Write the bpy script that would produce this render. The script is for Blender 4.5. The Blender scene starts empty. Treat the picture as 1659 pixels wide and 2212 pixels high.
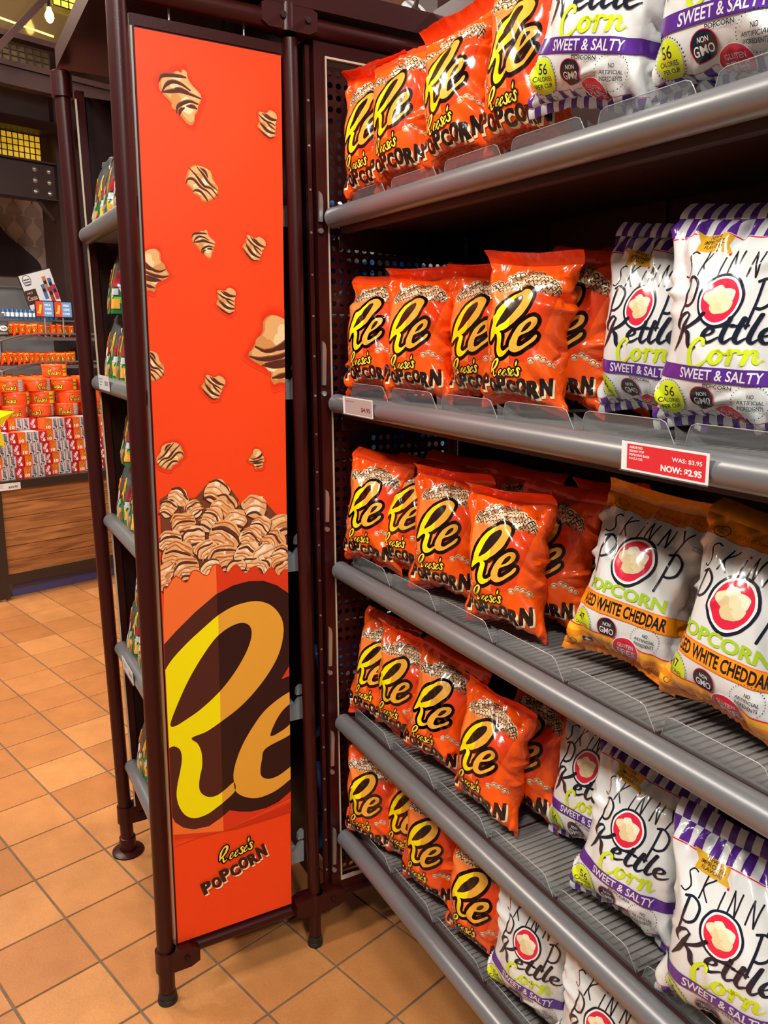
import bpy, bmesh, math, random
import numpy as np
from mathutils import Matrix, Vector
from mathutils.geometry import tessellate_polygon

random.seed(7)
SC = bpy.context.scene
COL = SC.collection

# ------------------------------------------------------------------ camera
EYE = np.array([0.0, 0.0, 1.52])
CAMR = np.array([[0.48673902, -0.19181344, 0.8522281],
                 [0.87343928, 0.09151299, -0.47825642],
                 [0.01374606, 0.97715555, 0.21208033]])
cam_data = bpy.data.cameras.new('camera')
cam_data.sensor_fit = 'VERTICAL'
cam_data.sensor_height = 24.0
cam_data.lens = 24.0 * 1715.0 / 2212.0
cam_data.clip_start = 0.02
cam_data.clip_end = 60
cam = bpy.data.objects.new('camera', cam_data)
COL.objects.link(cam)
m4 = np.eye(4); m4[:3, :3] = CAMR; m4[:3, 3] = EYE
cam.matrix_world = Matrix(m4.tolist())
SC.camera = cam

# ------------------------------------------------------------------ world, exposure, large lamps
w = bpy.data.worlds.new('World'); SC.world = w; w.use_nodes = True
bgn = w.node_tree.nodes['Background']
bgn.inputs[0].default_value = (1.0, 0.93, 0.87, 1)
bgn.inputs[1].default_value = 0.12
SC.view_settings.view_transform = 'Standard'
SC.view_settings.look = 'None'
SC.view_settings.exposure = 0.20
SC.view_settings.gamma = 1.0
SC.view_settings.use_curve_mapping = False
SC.cycles.transparent_max_bounces = 16

def area(name, loc, target, size, sizey, power, col=(1, .93, .84)):
    l = bpy.data.lights.new(name, 'AREA'); l.shape = 'RECTANGLE'
    l.size = size; l.size_y = sizey; l.energy = power; l.color = col
    o = bpy.data.objects.new(name, l); COL.objects.link(o); o.location = loc
    o.rotation_euler = (Vector(target) - Vector(loc)).to_track_quat('-Z', 'Y').to_euler()
    return o
# the shop's own ceiling lamps, all at ceiling height and outside the frame
area('ceiling_lamp_aisle_offscreen', (0.40, -0.85, 3.68), (-0.6, 0.5, 1.0), 0.45, 0.45, 62, (1, .985, .95))
area('ceiling_lamp_front_offscreen', (-1.45, -1.40, 3.68), (-1.4, 0.8, 0.9), 0.4, 0.4, 70, (1, .98, .94))
area('ceiling_lamp_left_offscreen', (-3.3, -1.3, 3.68), (-3.3, 0.0, 0.0), 0.6, 0.6, 66, (1, .88, .72))
area('ceiling_lamp_store_offscreen', (-4.8, -0.45, 3.68), (-5.9, 1.0, 1.0), 0.9, 0.5, 125, (1, .92, .84))
area('ceiling_lamp_right_offscreen', (2.0, 0.0, 3.68), (-1.6, 0.5, 0.9), 0.5, 0.5, 112, (1, .985, .95))
area('ceiling_lamp_next_aisle_offscreen', (-1.4, 2.5, 3.68), (-1.75, 0.95, 1.1), 0.6, 0.6, 120, (1, .95, .90))

# ------------------------------------------------------------------ small helpers
def lin(c):
    r = []
    for v in c:
        v /= 255.0
        r.append(v / 12.92 if v <= .04045 else ((v + .055) / 1.055) ** 2.4)
    return tuple(r)

MATS = {}
def mat(name, col=None, rough=.5, metal=0.0, spec=.5, bump=0.0, bscale=200.0, var=0.0, vscale=6.0,
        attr=False, coat=0.0, emit=0.0, objvar=0.0):
    if name in MATS: return MATS[name]
    m = bpy.data.materials.new(name); m.use_nodes = True
    nt = m.node_tree; b = nt.nodes['Principled BSDF']
    b.inputs['Roughness'].default_value = rough
    b.inputs['Metallic'].default_value = metal
    b.inputs['Specular IOR Level'].default_value = spec
    b.inputs['Coat Weight'].default_value = coat
    b.inputs['Coat Roughness'].default_value = .08
    src = None
    if attr:
        a = nt.nodes.new('ShaderNodeAttribute'); a.attribute_name = 'Col'
        src = a.outputs['Color']
    else:
        c = (*lin(col), 1)
        b.inputs['Base Color'].default_value = c
        if var > 0 or objvar > 0:
            rgb = nt.nodes.new('ShaderNodeRGB'); rgb.outputs[0].default_value = c
            src = rgb.outputs[0]
    tc = nt.nodes.new('ShaderNodeTexCoord')
    if var > 0:
        n = nt.nodes.new('ShaderNodeTexNoise'); n.inputs['Scale'].default_value = vscale
        n.inputs['Detail'].default_value = 5
        nt.links.new(tc.outputs['Object'], n.inputs['Vector'])
        mr = nt.nodes.new('ShaderNodeMapRange'); mr.inputs['From Min'].default_value = .3
        mr.inputs['From Max'].default_value = .7
        mr.inputs['To Min'].default_value = 1 - var; mr.inputs['To Max'].default_value = 1 + var
        nt.links.new(n.outputs['Fac'], mr.inputs['Value'])
        mx = nt.nodes.new('ShaderNodeVectorMath'); mx.operation = 'SCALE'
        nt.links.new(src, mx.inputs[0]); nt.links.new(mr.outputs[0], mx.inputs['Scale'])
        src = mx.outputs[0]
    if objvar > 0:
        oi = nt.nodes.new('ShaderNodeObjectInfo')
        mr = nt.nodes.new('ShaderNodeMapRange'); mr.inputs['To Min'].default_value = 1 - objvar
        mr.inputs['To Max'].default_value = 1 + objvar
        nt.links.new(oi.outputs['Random'], mr.inputs['Value'])
        mx = nt.nodes.new('ShaderNodeVectorMath'); mx.operation = 'SCALE'
        nt.links.new(src, mx.inputs[0]); nt.links.new(mr.outputs[0], mx.inputs['Scale'])
        src = mx.outputs[0]
    if src is not None: nt.links.new(src, b.inputs['Base Color'])
    if emit > 0:
        b.inputs['Emission Strength'].default_value = emit
        if src is not None: nt.links.new(src, b.inputs['Emission Color'])
        else: b.inputs['Emission Color'].default_value = (*lin(col), 1)
    if bump > 0:
        n = nt.nodes.new('ShaderNodeTexNoise'); n.inputs['Scale'].default_value = bscale
        n.inputs['Detail'].default_value = 3
        nt.links.new(tc.outputs['Object'], n.inputs['Vector'])
        bp = nt.nodes.new('ShaderNodeBump'); bp.inputs['Strength'].default_value = bump
        bp.inputs['Distance'].default_value = .002
        nt.links.new(n.outputs['Fac'], bp.inputs['Height']); nt.links.new(bp.outputs[0], b.inputs['Normal'])
    MATS[name] = m
    return m

def clear_mat(name, tint=(240, 242, 242), refl=.1, haze=.06, rough=.08):
    if name in MATS: return MATS[name]
    m = bpy.data.materials.new(name); m.use_nodes = True
    nt = m.node_tree; nt.nodes.remove(nt.nodes['Principled BSDF'])
    out = nt.nodes['Material Output']
    t = nt.nodes.new('ShaderNodeBsdfTransparent'); t.inputs[0].default_value = (*lin(tint), 1)
    g = nt.nodes.new('ShaderNodeBsdfGlossy'); g.inputs['Roughness'].default_value = rough
    d = nt.nodes.new('ShaderNodeBsdfDiffuse'); d.inputs[0].default_value = (.8, .8, .8, 1)
    lw = nt.nodes.new('ShaderNodeLayerWeight'); lw.inputs['Blend'].default_value = .5
    pw = nt.nodes.new('ShaderNodeMath'); pw.operation = 'POWER'; pw.inputs[1].default_value = 4.0
    nt.links.new(lw.outputs['Facing'], pw.inputs[0])
    fr = nt.nodes.new('ShaderNodeMapRange'); fr.inputs['To Min'].default_value = .04; fr.inputs['To Max'].default_value = .5
    nt.links.new(pw.outputs[0], fr.inputs['Value'])
    m1 = nt.nodes.new('ShaderNodeMixShader'); m1.inputs[0].default_value = haze
    nt.links.new(t.outputs[0], m1.inputs[1]); nt.links.new(d.outputs[0], m1.inputs[2])
    m2 = nt.nodes.new('ShaderNodeMixShader')
    nt.links.new(fr.outputs[0], m2.inputs[0])
    nt.links.new(m1.outputs[0], m2.inputs[1]); nt.links.new(g.outputs[0], m2.inputs[2])
    nt.links.new(m2.outputs[0], out.inputs[0])
    MATS[name] = m
    return m

def link(name, me, material=None, parent=None, loc=None):
    o = bpy.data.objects.new(name, me)
    COL.objects.link(o)
    if material is not None and me is not None and len(me.materials) == 0: me.materials.append(material)
    if parent is not None: o.parent = parent
    if loc is not None: o.location = loc
    return o
def tag(o, label=None, cat=None, group=None, kind=None):
    if label: o['label'] = label
    if cat: o['category'] = cat
    if group: o['group'] = group
    if kind: o['kind'] = kind
    return o
def thing(name, label, cat, loc=(0, 0, 0), rz=0, group=None):
    o = bpy.data.objects.new(name, None); COL.objects.link(o)
    o.empty_display_size = .05
    o.location = loc; o.rotation_euler = (0, 0, rz)
    return tag(o, label, cat, group)
def copy_tree(o, parent=None):
    c = o.copy(); COL.objects.link(c); c.parent = parent
    for ch in list(o.children): copy_tree(ch, c)
    return c

ORD = 'first second third fourth fifth sixth seventh eighth ninth tenth eleventh twelfth thirteenth fourteenth fifteenth sixteenth seventeenth eighteenth nineteenth twentieth'.split()
class MB:
    def __init__(s): s.v = []; s.f = []; s.c = []
    def add(s, vs, fs, col=None):
        b = len(s.v); s.v += [tuple(map(float, q)) for q in vs]
        s.f += [tuple(i + b for i in f) for f in fs]; s.c += [col] * len(fs)
        return s
    def box(s, p0, p1, col=None):
        x0, y0, z0 = p0; x1, y1, z1 = p1
        return s.add([(x0, y0, z0), (x1, y0, z0), (x1, y1, z0), (x0, y1, z0), (x0, y0, z1), (x1, y0, z1), (x1, y1, z1), (x0, y1, z1)],
                     [(0, 3, 2, 1), (4, 5, 6, 7), (0, 1, 5, 4), (1, 2, 6, 5), (2, 3, 7, 6), (3, 0, 4, 7)], col)
    def beam(s, a, b, wx, wz, col=None, up=(0, 0, 1)):
        a = Vector(a); b = Vector(b); d = (b - a).normalized(); u = Vector(up)
        sd = d.cross(u).normalized(); u = sd.cross(d).normalized()
        vs = []
        for p in (a, b):
            for i, j in ((-1, -1), (1, -1), (1, 1), (-1, 1)): vs.append(p + sd * (i * wx / 2) + u * (j * wz / 2))
        return s.add(vs, [(3, 2, 1, 0), (4, 5, 6, 7), (0, 1, 5, 4), (1, 2, 6, 5), (2, 3, 7, 6), (3, 0, 4, 7)], col)
    def tube(s, pts, r, n=16, cap=True, col=None):
        pts = [Vector(p) for p in pts]; rs = r if isinstance(r, (list, tuple)) else [r] * len(pts)
        rings = []; ref = None
        for i, p in enumerate(pts):
            d = (pts[min(i + 1, len(pts) - 1)] - pts[max(i - 1, 0)]).normalized()
            if ref is None: ref = d.orthogonal().normalized()
            ref = (ref - d * ref.dot(d)).normalized(); q = d.cross(ref)
            rings.append([p + (ref * math.cos(2 * math.pi * k / n) + q * math.sin(2 * math.pi * k / n)) * rs[i] for k in range(n)])
        vs = [v for rg in rings for v in rg]; fs = []
        for i in range(len(pts) - 1):
            for k in range(n):
                a = i * n + k; b = i * n + (k + 1) % n
                fs.append((a, b, b + n, a + n))
        if cap:
            fs.append(tuple(range(n - 1, -1, -1))); fs.append(tuple((len(pts) - 1) * n + k for k in range(n)))
        return s.add(vs, fs, col)
    def lathe(s, prof, c=(0, 0, 0), n=24, col=None):
        vs = []; fs = []
        for r, z in prof:
            for k in range(n):
                t = 2 * math.pi * k / n; vs.append((c[0] + r * math.cos(t), c[1] + r * math.sin(t), c[2] + z))
        for i in range(len(prof) - 1):
            for k in range(n):
                a = i * n + k; b = i * n + (k + 1) % n; fs.append((a, b, b + n, a + n))
        fs.append(tuple(range(n - 1, -1, -1))); fs.append(tuple((len(prof) - 1) * n + k for k in range(n)))
        return s.add(vs, fs, col)
    def prism(s, poly, d, col=None):
        """poly: 3-D points of a flat outline (ccw seen from +d), extruded by vector d"""
        n = len(poly); d = Vector(d); vs = [Vector(p) for p in poly] + [Vector(p) + d for p in poly]
        return s.add(vs, [tuple(range(n - 1, -1, -1)), tuple(range(n, 2 * n))] + [(i, (i + 1) % n, (i + 1) % n + n, i + n) for i in range(n)], col)
    def mesh(s, name, smooth=False, angle=None):
        me = bpy.data.meshes.new(name); me.from_pydata(s.v, [], s.f); me.update()
        if any(c is not None for c in s.c): facecol(me, [c or (200, 200, 200) for c in s.c])
        if smooth:
            me.polygons.foreach_set('use_smooth', [True] * len(me.polygons))
            me.set_sharp_from_angle(angle=math.radians(angle or 40))
        return me
    def build(s, name, material, parent=None, smooth=False, loc=None):
        return link(name, s.mesh(name, smooth), material, parent, loc)

PAL = {}                              # every printed colour, numbered
def cid(c):
    if c not in PAL: PAL[c] = len(PAL)
    return PAL[c]
def facecol(me, cols):
    a = me.attributes.new('Col', 'FLOAT_COLOR', 'FACE')
    if len(cols) and not isinstance(cols, np.ndarray): cols = np.array([cid(c) for c in cols])
    tab = np.ones((len(PAL), 4), np.float32)
    for c, k in PAL.items(): tab[k, :3] = lin(c)
    a.data.foreach_set('color', tab[cols].ravel())

def bevelled_box(p0, p1, b, seg=2, name='box'):
    bm = bmesh.new(); bmesh.ops.create_cube(bm, size=1)
    for v in bm.verts:
        v.co = Vector([p0[i] + (v.co[i] + .5) * (p1[i] - p0[i]) for i in range(3)])
    bmesh.ops.bevel(bm, geom=bm.edges[:], offset=b, segments=seg, profile=.5, affect='EDGES')
    me = bpy.data.meshes.new(name); bm.to_mesh(me); bm.free()
    me.polygons.foreach_set('use_smooth', [True] * len(me.polygons)); me.set_sharp_from_angle(angle=math.radians(50))
    return me

# materials shared by many things
M_BROWN = mat('maroon_enamel', (52, 11, 9), rough=.34, spec=.32, bump=.08, bscale=500, var=.06, vscale=5)
M_DARK = mat('dark_brown_metal', (36, 11, 9), rough=.5, var=.08, spec=.3, vscale=4)
M_RAIL = mat('silver_paint', (128, 129, 131), rough=.33, metal=.45, bump=.05, bscale=900)
M_STEEL = mat('brushed_steel', (175, 172, 168), rough=.3, metal=.8)
M_DECK = mat('shelf_brown', (48, 24, 20), rough=.5, var=.1)
M_MAT = mat('grey_ribbed_plastic', (128, 124, 120), rough=.35, spec=.5)
M_FILM = mat('printed_film', attr=True, rough=.20, spec=.5, coat=.35)
M_POSTER = mat('poster_ink', attr=True, rough=.42, spec=.35)
M_INK = mat('card_ink', attr=True, rough=.5, spec=.35)
M_CLEAR = clear_mat('clear_acrylic')
M_RUBBER = mat('black_rubber', (28, 26, 25), rough=.5)
M_CREAM = mat('cream_trim', (196, 176, 150), rough=.45)
M_WHITECARD = mat('white_card', (226, 222, 216), rough=.55)
# ------------------------------------------------------------------ flat print: polygons, strokes, text
def smooth_closed(pts, sub=5):
    P = np.array(pts, float); n = len(P); out = []
    for i in range(n):
        p0, p1, p2, p3 = P[i - 1], P[i], P[(i + 1) % n], P[(i + 2) % n]
        for k in range(sub):
            t = k / sub
            out.append(.5 * ((2 * p1) + (-p0 + p2) * t + (2 * p0 - 5 * p1 + 4 * p2 - p3) * t * t + (-p0 + 3 * p1 - 3 * p2 + p3) * t ** 3))
    return np.array(out)
def smooth_open(pts, sub=6):
    P = np.array(pts, float)
    if len(P) < 3: return P
    P = np.vstack([2 * P[0] - P[1], P, 2 * P[-1] - P[-2]]); out = []
    for i in range(1, len(P) - 2):
        p0, p1, p2, p3 = P[i - 1], P[i], P[i + 1], P[i + 2]
        for k in range(sub):
            t = k / sub
            out.append(.5 * ((2 * p1) + (-p0 + p2) * t + (2 * p0 - 5 * p1 + 4 * p2 - p3) * t * t + (-p0 + 3 * p1 - 3 * p2 + p3) * t ** 3))
    out.append(P[-2])
    return np.array(out)
def poly_tris(*loops):
    """loops: outer then holes, 2-D -> (n,3,2)"""
    L = [[Vector((float(p[0]), float(p[1]), 0)) for p in lp] for lp in loops]
    flat = [p for lp in L for p in lp]
    t = tessellate_polygon(L)
    return np.array([[[flat[i].x, flat[i].y] for i in tr] for tr in t]).reshape(-1, 3, 2)
def ribbon(pts, wd, caps=True, n=7):
    """stroke along a polyline; wd one width or one for each point"""
    P = np.array(pts, float); W = np.array(wd, float) if np.ndim(wd) else np.full(len(P), float(wd))
    if len(W) != len(P): W = np.interp(np.linspace(0, 1, len(P)), np.linspace(0, 1, len(W)), W)
    d = np.gradient(P, axis=0); d /= np.linalg.norm(d, axis=1)[:, None] + 1e-12
    nn = np.stack([-d[:, 1], d[:, 0]], 1)
    L = P + nn * W[:, None] / 2; R_ = P - nn * W[:, None] / 2
    T = []
    for i in range(len(P) - 1):
        T += [[L[i], R_[i], R_[i + 1]], [L[i], R_[i + 1], L[i + 1]]]
    if caps:
        for e in (0, -1):
            for k in range(2 * n):
                a, b = math.pi * k / n, math.pi * (k + 1) / n
                T.append([P[e], P[e] + W[e] / 2 * np.array([math.cos(a), math.sin(a)]), P[e] + W[e] / 2 * np.array([math.cos(b), math.sin(b)])])
    return np.array(T)
def stroke(pts, wd, sub=6, caps=True):
    return ribbon(smooth_open(pts, sub), wd, caps)
def outline(loop, wd):
    """thick closed outline of a loop with round joints"""
    P = np.array(loop, float); P = np.vstack([P, P[:1]]); T = []
    r = wd / 2; n = 8
    for i in range(len(P) - 1):
        d = P[i + 1] - P[i]; l = np.linalg.norm(d)
        if l < 1e-9: continue
        q = np.array([-d[1], d[0]]) / l * r
        T += [[P[i] + q, P[i] - q, P[i + 1] - q], [P[i] + q, P[i + 1] - q, P[i + 1] + q]]
        for k in range(n):
            a, b = 2 * math.pi * k / n, 2 * math.pi * (k + 1) / n
            T.append([P[i], P[i] + r * np.array([math.cos(a), math.sin(a)]), P[i] + r * np.array([math.cos(b), math.sin(b)])])
    return np.array(T)
def disc(cx, cy, rx, ry=None, n=28, rot=0):
    ry = ry or rx; t = np.linspace(0, 2 * math.pi, n, endpoint=False)
    x, y = rx * np.cos(t), ry * np.sin(t); c, s = math.cos(rot), math.sin(rot)
    return np.stack([cx + c * x - s * y, cy + s * x + c * y], 1)
def rect(x0, y0, x1, y1): return np.array([(x0, y0), (x1, y0), (x1, y1), (x0, y1)])
def xf(T, s=1, sy=None, rot=0, shear=0, dx=0, dy=0):
    T = np.array(T, float); sy = s if sy is None else sy
    x, y = T[..., 0] * s, T[..., 1] * sy
    x = x + shear * y; c, q = math.cos(rot), math.sin(rot)
    return np.stack([c * x - q * y + dx, q * x + c * y + dy], -1)
_TX = {}
def text_raw(sx, bold=0.0):
    k = (sx, bold)
    if k in _TX: return _TX[k]
    cu = bpy.data.curves.new('t', 'FONT'); cu.body = sx; cu.size = 1; cu.offset = bold; cu.resolution_u = 3; cu.fill_mode = 'FRONT'
    ob = bpy.data.objects.new('t', cu); COL.objects.link(ob)
    dg = bpy.context.evaluated_depsgraph_get(); dg.update()
    me = ob.evaluated_get(dg).to_mesh(); me.calc_loop_triangles()
    v = np.array([q.co[:2] for q in me.vertices]); T = np.array([v[list(t.vertices)] for t in me.loop_triangles])
    ob.to_mesh_clear() if hasattr(ob, 'to_mesh_clear') else None
    bpy.data.objects.remove(ob); bpy.data.curves.remove(cu)
    _TX[k] = T
    return T
def text(sx, cx, cy, wd, ht, rot=0, shear=0, bold=0.0):
    """lettering fitted into a box wd x ht round (cx, cy)"""
    T = text_raw(sx, bold); lo = T.reshape(-1, 2).min(0); hi = T.reshape(-1, 2).max(0)
    T = (T - (lo + hi) / 2) / (hi - lo) * np.array([wd, ht])
    return xf(T, 1, rot=rot, shear=shear, dx=cx, dy=cy)

class Art:
    def __init__(s): s.items = []; s.n = 0
    def add(s, tris, col, layer=None):
        tris = np.array(tris, float).reshape(-1, 3, 2)
        if layer is None: s.n += 1; layer = s.n
        else: s.n = max(s.n, layer)
        s.items.append((layer, col, tris)); return s
    def shift(s, dx):
        s.items = [(l, c, t + np.array([dx, 0.0])) for l, c, t in s.items]; return s
    def soup(s):
        T = np.concatenate([t for _, _, t in s.items]); L = np.concatenate([np.full(len(t), l) for l, _, t in s.items])
        ci = np.concatenate([np.full(len(t), cid(c)) for _, c, t in s.items])
        # consistent orientation (ccw)
        ar = (T[:, 1, 0] - T[:, 0, 0]) * (T[:, 2, 1] - T[:, 0, 1]) - (T[:, 1, 1] - T[:, 0, 1]) * (T[:, 2, 0] - T[:, 0, 0])
        fl = ar < 0; T[fl] = T[fl][:, ::-1]; keep = np.abs(ar) > 1e-12
        return T[keep], L[keep].astype(float), ci[keep]
def clip_rect(T, L, Cc, x0, y0, x1, y1):
    for nrm, c in (((1, 0), x0), ((-1, 0), -x1), ((0, 1), y0), ((0, -1), -y1)):
        T, idx = split_plane(T, nrm, c); L = L[idx]; Cc = Cc[idx]
        m = (T.mean(1) @ np.array(nrm, float)) > c
        T = T[m]; L = L[m]; Cc = Cc[m]
    return T, L, Cc
def split_grid(T, nrm):
    """cut every triangle along the whole-number planes of one direction"""
    idx = np.arange(len(T)); oT, oI = [], []; nrm = np.array(nrm, float)
    while len(T):
        d = T[..., 0] * nrm[0] + T[..., 1] * nrm[1]; c = np.floor(np.minimum(np.minimum(d[:, 0], d[:, 1]), d[:, 2]) + 1e-6) + 1
        need = np.maximum(np.maximum(d[:, 0], d[:, 1]), d[:, 2]) > c + 1e-6
        oT.append(T[~need]); oI.append(idx[~need])
        T, k = split_plane(T[need], None, None, 1e-6, d[need] - c[need][:, None]); idx = idx[need][k]
    return np.concatenate(oT), np.concatenate(oI)
def split_plane(T, nrm, c, eps=1e-7, d=None):
    if len(T) == 0: return T, np.arange(0)
    if d is None: d = T[..., 0] * nrm[0] + T[..., 1] * nrm[1] - c
    d[np.abs(d) < eps] = 0
    cr = (np.maximum(np.maximum(d[:, 0], d[:, 1]), d[:, 2]) > 0) & (np.minimum(np.minimum(d[:, 0], d[:, 1]), d[:, 2]) < 0)
    idx = np.arange(len(T))
    if not cr.any(): return T, idx
    A = T[cr]; D = d[cr]; I = idx[cr]
    outT = [T[~cr]]; outI = [idx[~cr]]
    sg = np.sign(D)
    # case 1: one vertex exactly on plane
    z = (sg == 0).any(1)
    if z.any():
        a, dd, ii = A[z], D[z], I[z]; k = np.argmax(dd == 0, axis=1); r = np.arange(len(a))
        p, q, s_ = a[r, k], a[r, (k + 1) % 3], a[r, (k + 2) % 3]; dq, ds = dd[r, (k + 1) % 3], dd[r, (k + 2) % 3]
        t = (dq / (dq - ds))[:, None]; m = q + (s_ - q) * t
        outT += [np.stack([p, q, m], 1), np.stack([p, m, s_], 1)]; outI += [ii, ii]
    if (~z).any():
        a, dd, ii, ss = A[~z], D[~z], I[~z], sg[~z]
        tot = ss.sum(1); k = np.argmax(ss == -np.sign(tot)[:, None], axis=1); r = np.arange(len(a))
        p, q, s_ = a[r, k], a[r, (k + 1) % 3], a[r, (k + 2) % 3]
        dp, dq, ds = dd[r, k], dd[r, (k + 1) % 3], dd[r, (k + 2) % 3]
        m1 = p + (q - p) * (dp / (dp - dq))[:, None]; m2 = p + (s_ - p) * (dp / (dp - ds))[:, None]
        outT += [np.stack([p, m1, m2], 1), np.stack([m1, q, s_], 1), np.stack([m1, s_, m2], 1)]; outI += [ii, ii, ii]
    return np.concatenate(outT), np.concatenate(outI)

def flat_art_mesh(name, art, origin, ex, ey, nrm, eps=4e-6, clip=None, base=1e-4):
    """print laid on a plane of the scene"""
    T, L, Cc = art.soup()
    if clip: T, L, Cc = clip_rect(T, L, Cc, *clip)
    o, ex, ey, nrm = (np.array(q, float) for q in (origin, ex, ey, nrm))
    P = o + T[..., :1] * ex + T[..., 1:] * ey + (base + L * eps)[:, None, None] * nrm
    me = bpy.data.meshes.new(name)
    soup_mesh(me, P, Cc)
    return me
def set_normals(me, N):
    me.polygons.foreach_set('use_smooth', np.ones(len(me.polygons), bool))
    a = me.attributes.new('custom_normal', 'FLOAT_VECTOR', 'POINT'); a.data.foreach_set('vector', N.reshape(-1).astype(np.float32))
def soup_mesh(me, P, Cc, normals=None):
    n = len(P)
    me.vertices.add(3 * n); me.vertices.foreach_set('co', P.reshape(-1).astype(np.float32))
    me.loops.add(3 * n); me.loops.foreach_set('vertex_index', np.arange(3 * n, dtype=np.int32))
    me.polygons.add(n); me.polygons.foreach_set('loop_start', np.arange(0, 3 * n, 3, dtype=np.int32))
    me.update(calc_edges=True)
    facecol(me, Cc)
    if normals is not None:
        set_normals(me, normals)

# ---- letter outlines traced for the big two-letter logo (units: trace pixels, y down) -------------
R_OUT = [(66, 728), (180, 592), (300, 480), (400, 394), (500, 335), (600, 305), (680, 302), (750, 328), (800, 378), (828, 440), (832, 520), (805, 640), (745, 760),
         (650, 890), (540, 1005), (410, 1105), (320, 1165), (225, 1207), (265, 1245), (290, 1305), (294, 1390), (280, 1460), (274, 1530), (292, 1575), (340, 1597),
         (395, 1585), (450, 1545), (505, 1500), (512, 1556), (455, 1615), (400, 1660), (330, 1710), (250, 1737), (190, 1722), (148, 1672), (126, 1600), (130, 1520), (150, 1420), (160, 1340),
         (148, 1285), (115, 1263), (85, 1268), (40, 1300), (-30, 1372), (-75, 1420), (-110, 1425), (-118, 1380), (-90, 1240), (-60, 1080), (-10, 900)]
R_IN = [(84, 1112), (130, 985), (200, 830), (280, 690), (370, 560), (440, 495), (510, 455), (565, 443), (605, 460), (622, 500), (615, 560), (585, 640), (530, 740), (460, 840), (380, 930), (280, 1020), (180, 1090), (110, 1130)]
E_OUT = [(505, 1500), (502, 1440), (520, 1360), (560, 1255), (625, 1140), (700, 1035), (790, 955), (880, 897), (960, 868), (1030, 880), (1062, 940), (1040, 1030), (965, 1120), (860, 1195), (715, 1276),
         (690, 1350), (680, 1420), (690, 1462), (735, 1477), (800, 1455), (880, 1395), (970, 1310), (1040, 1230), (1085, 1225), (1075, 1290), (1000, 1380), (890, 1470), (790, 1550), (700, 1593), (630, 1605), (560, 1590), (515, 1556)]
E_IN = [(748, 1193), (770, 1120), (815, 1040), (870, 985), (920, 965), (945, 985), (930, 1040), (880, 1110), (820, 1160)]
def re_loops(n=3):
    f = lambda L: np.array([(x, -y) for x, y in L], float)
    return [(smooth_closed(f(R_OUT), n), smooth_closed(f(R_IN), n)), (smooth_closed(f(E_OUT), n), smooth_closed(f(E_IN), n))]
RE = re_loops()
def split_cols(T, line):
    """colour left / right of the straight line through two points"""
    (x0, y0), (x1, y1) = line; nrm = np.array([y1 - y0, x0 - x1], float); c = nrm @ np.array([x0, y0])
    T, _ = split_plane(T, nrm, c, eps=1e-9); m = (T.mean(1) @ nrm) > c
    return T[m], T[~m]
YEL = (252, 226, 8); TAN = (232, 168, 52); DKB = (40, 16, 12); DKB2 = (76, 34, 24)
def add_re(a, s, sy, dx, dy, ow, split=.40, shear=0, base=None, two=False):
    """logo: trace units * s, placed so that trace (0,-1000) lands on (dx,dy)"""
    g = lambda L: xf(np.array(L) + np.array([-480, 1000]), s, sy, shear=shear, dx=dx, dy=dy)
    l1 = a.n + 1
    for o, i in RE:
        a.add(outline(g(o), ow), DKB, l1); a.add(poly_tris(g(o)), DKB, l1)
    p0 = g([(400, -300)])[0]; p1 = g([(435, -1800)])[0]
    for o, i in RE:
        L_, R_ = split_cols(poly_tris(g(o), g(i)), (p0, p1))
        l2 = l1 + 1
        if len(L_): a.add(L_, YEL, l2)
        if len(R_): a.add(R_, TAN, l2)
def add_reeses(a, cx, cy, wd, rot=0, col=(250, 232, 70), dark=(40, 18, 10), ow=.12):
    """small script word built from the same letters"""
    s = 1 / 1435.0
    L = []
    o, i = RE[0]; sub = lambda q: xf(q + np.array([0, 1737]), s, s * 1.0, shear=.05)
    L.append((sub(o), sub(i)))
    eo, ei = RE[1]
    def e_at(x, k): 
        h = lambda q: xf(q + np.array([-505, 1605]), s * k, dx=x)
        return (h(eo), h(ei))
    L += [e_at(.50, .78), e_at(.80, .78), e_at(1.36, .78)]
    sp = [(.30, .34), (.25, .43), (.15, .38), (.20, .22), (.17, .06), (.06, .04), (-.04, .14)]
    st = [smooth_open([(x + 1.12, y) for x, y in sp], 4), smooth_open([(x + 1.68, y) for x, y in sp], 4), smooth_open([(1.86, .80), (1.80, .66), (1.77, .58)], 3)]
    tot = 2.06; k = wd / tot
    f = lambda q: xf(np.array(q) - np.array([tot / 2 - .08, .42]), k, rot=rot, dx=cx, dy=cy)
    l = a.n + 1
    for o, i in L:
        a.add(outline(f(o)[::2], ow * k * 1.25), dark, l); a.add(poly_tris(f(o)), dark, l)
    for q in st: a.add(f(ribbon(q, .09 + ow * 1.2)), dark, l)
    for o, i in L: a.add(poly_tris(f(o), f(i)), col, l + 1)
    for q in st: a.add(f(ribbon(q, [.05, .10, .10, .07])), col, l + 1)
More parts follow.
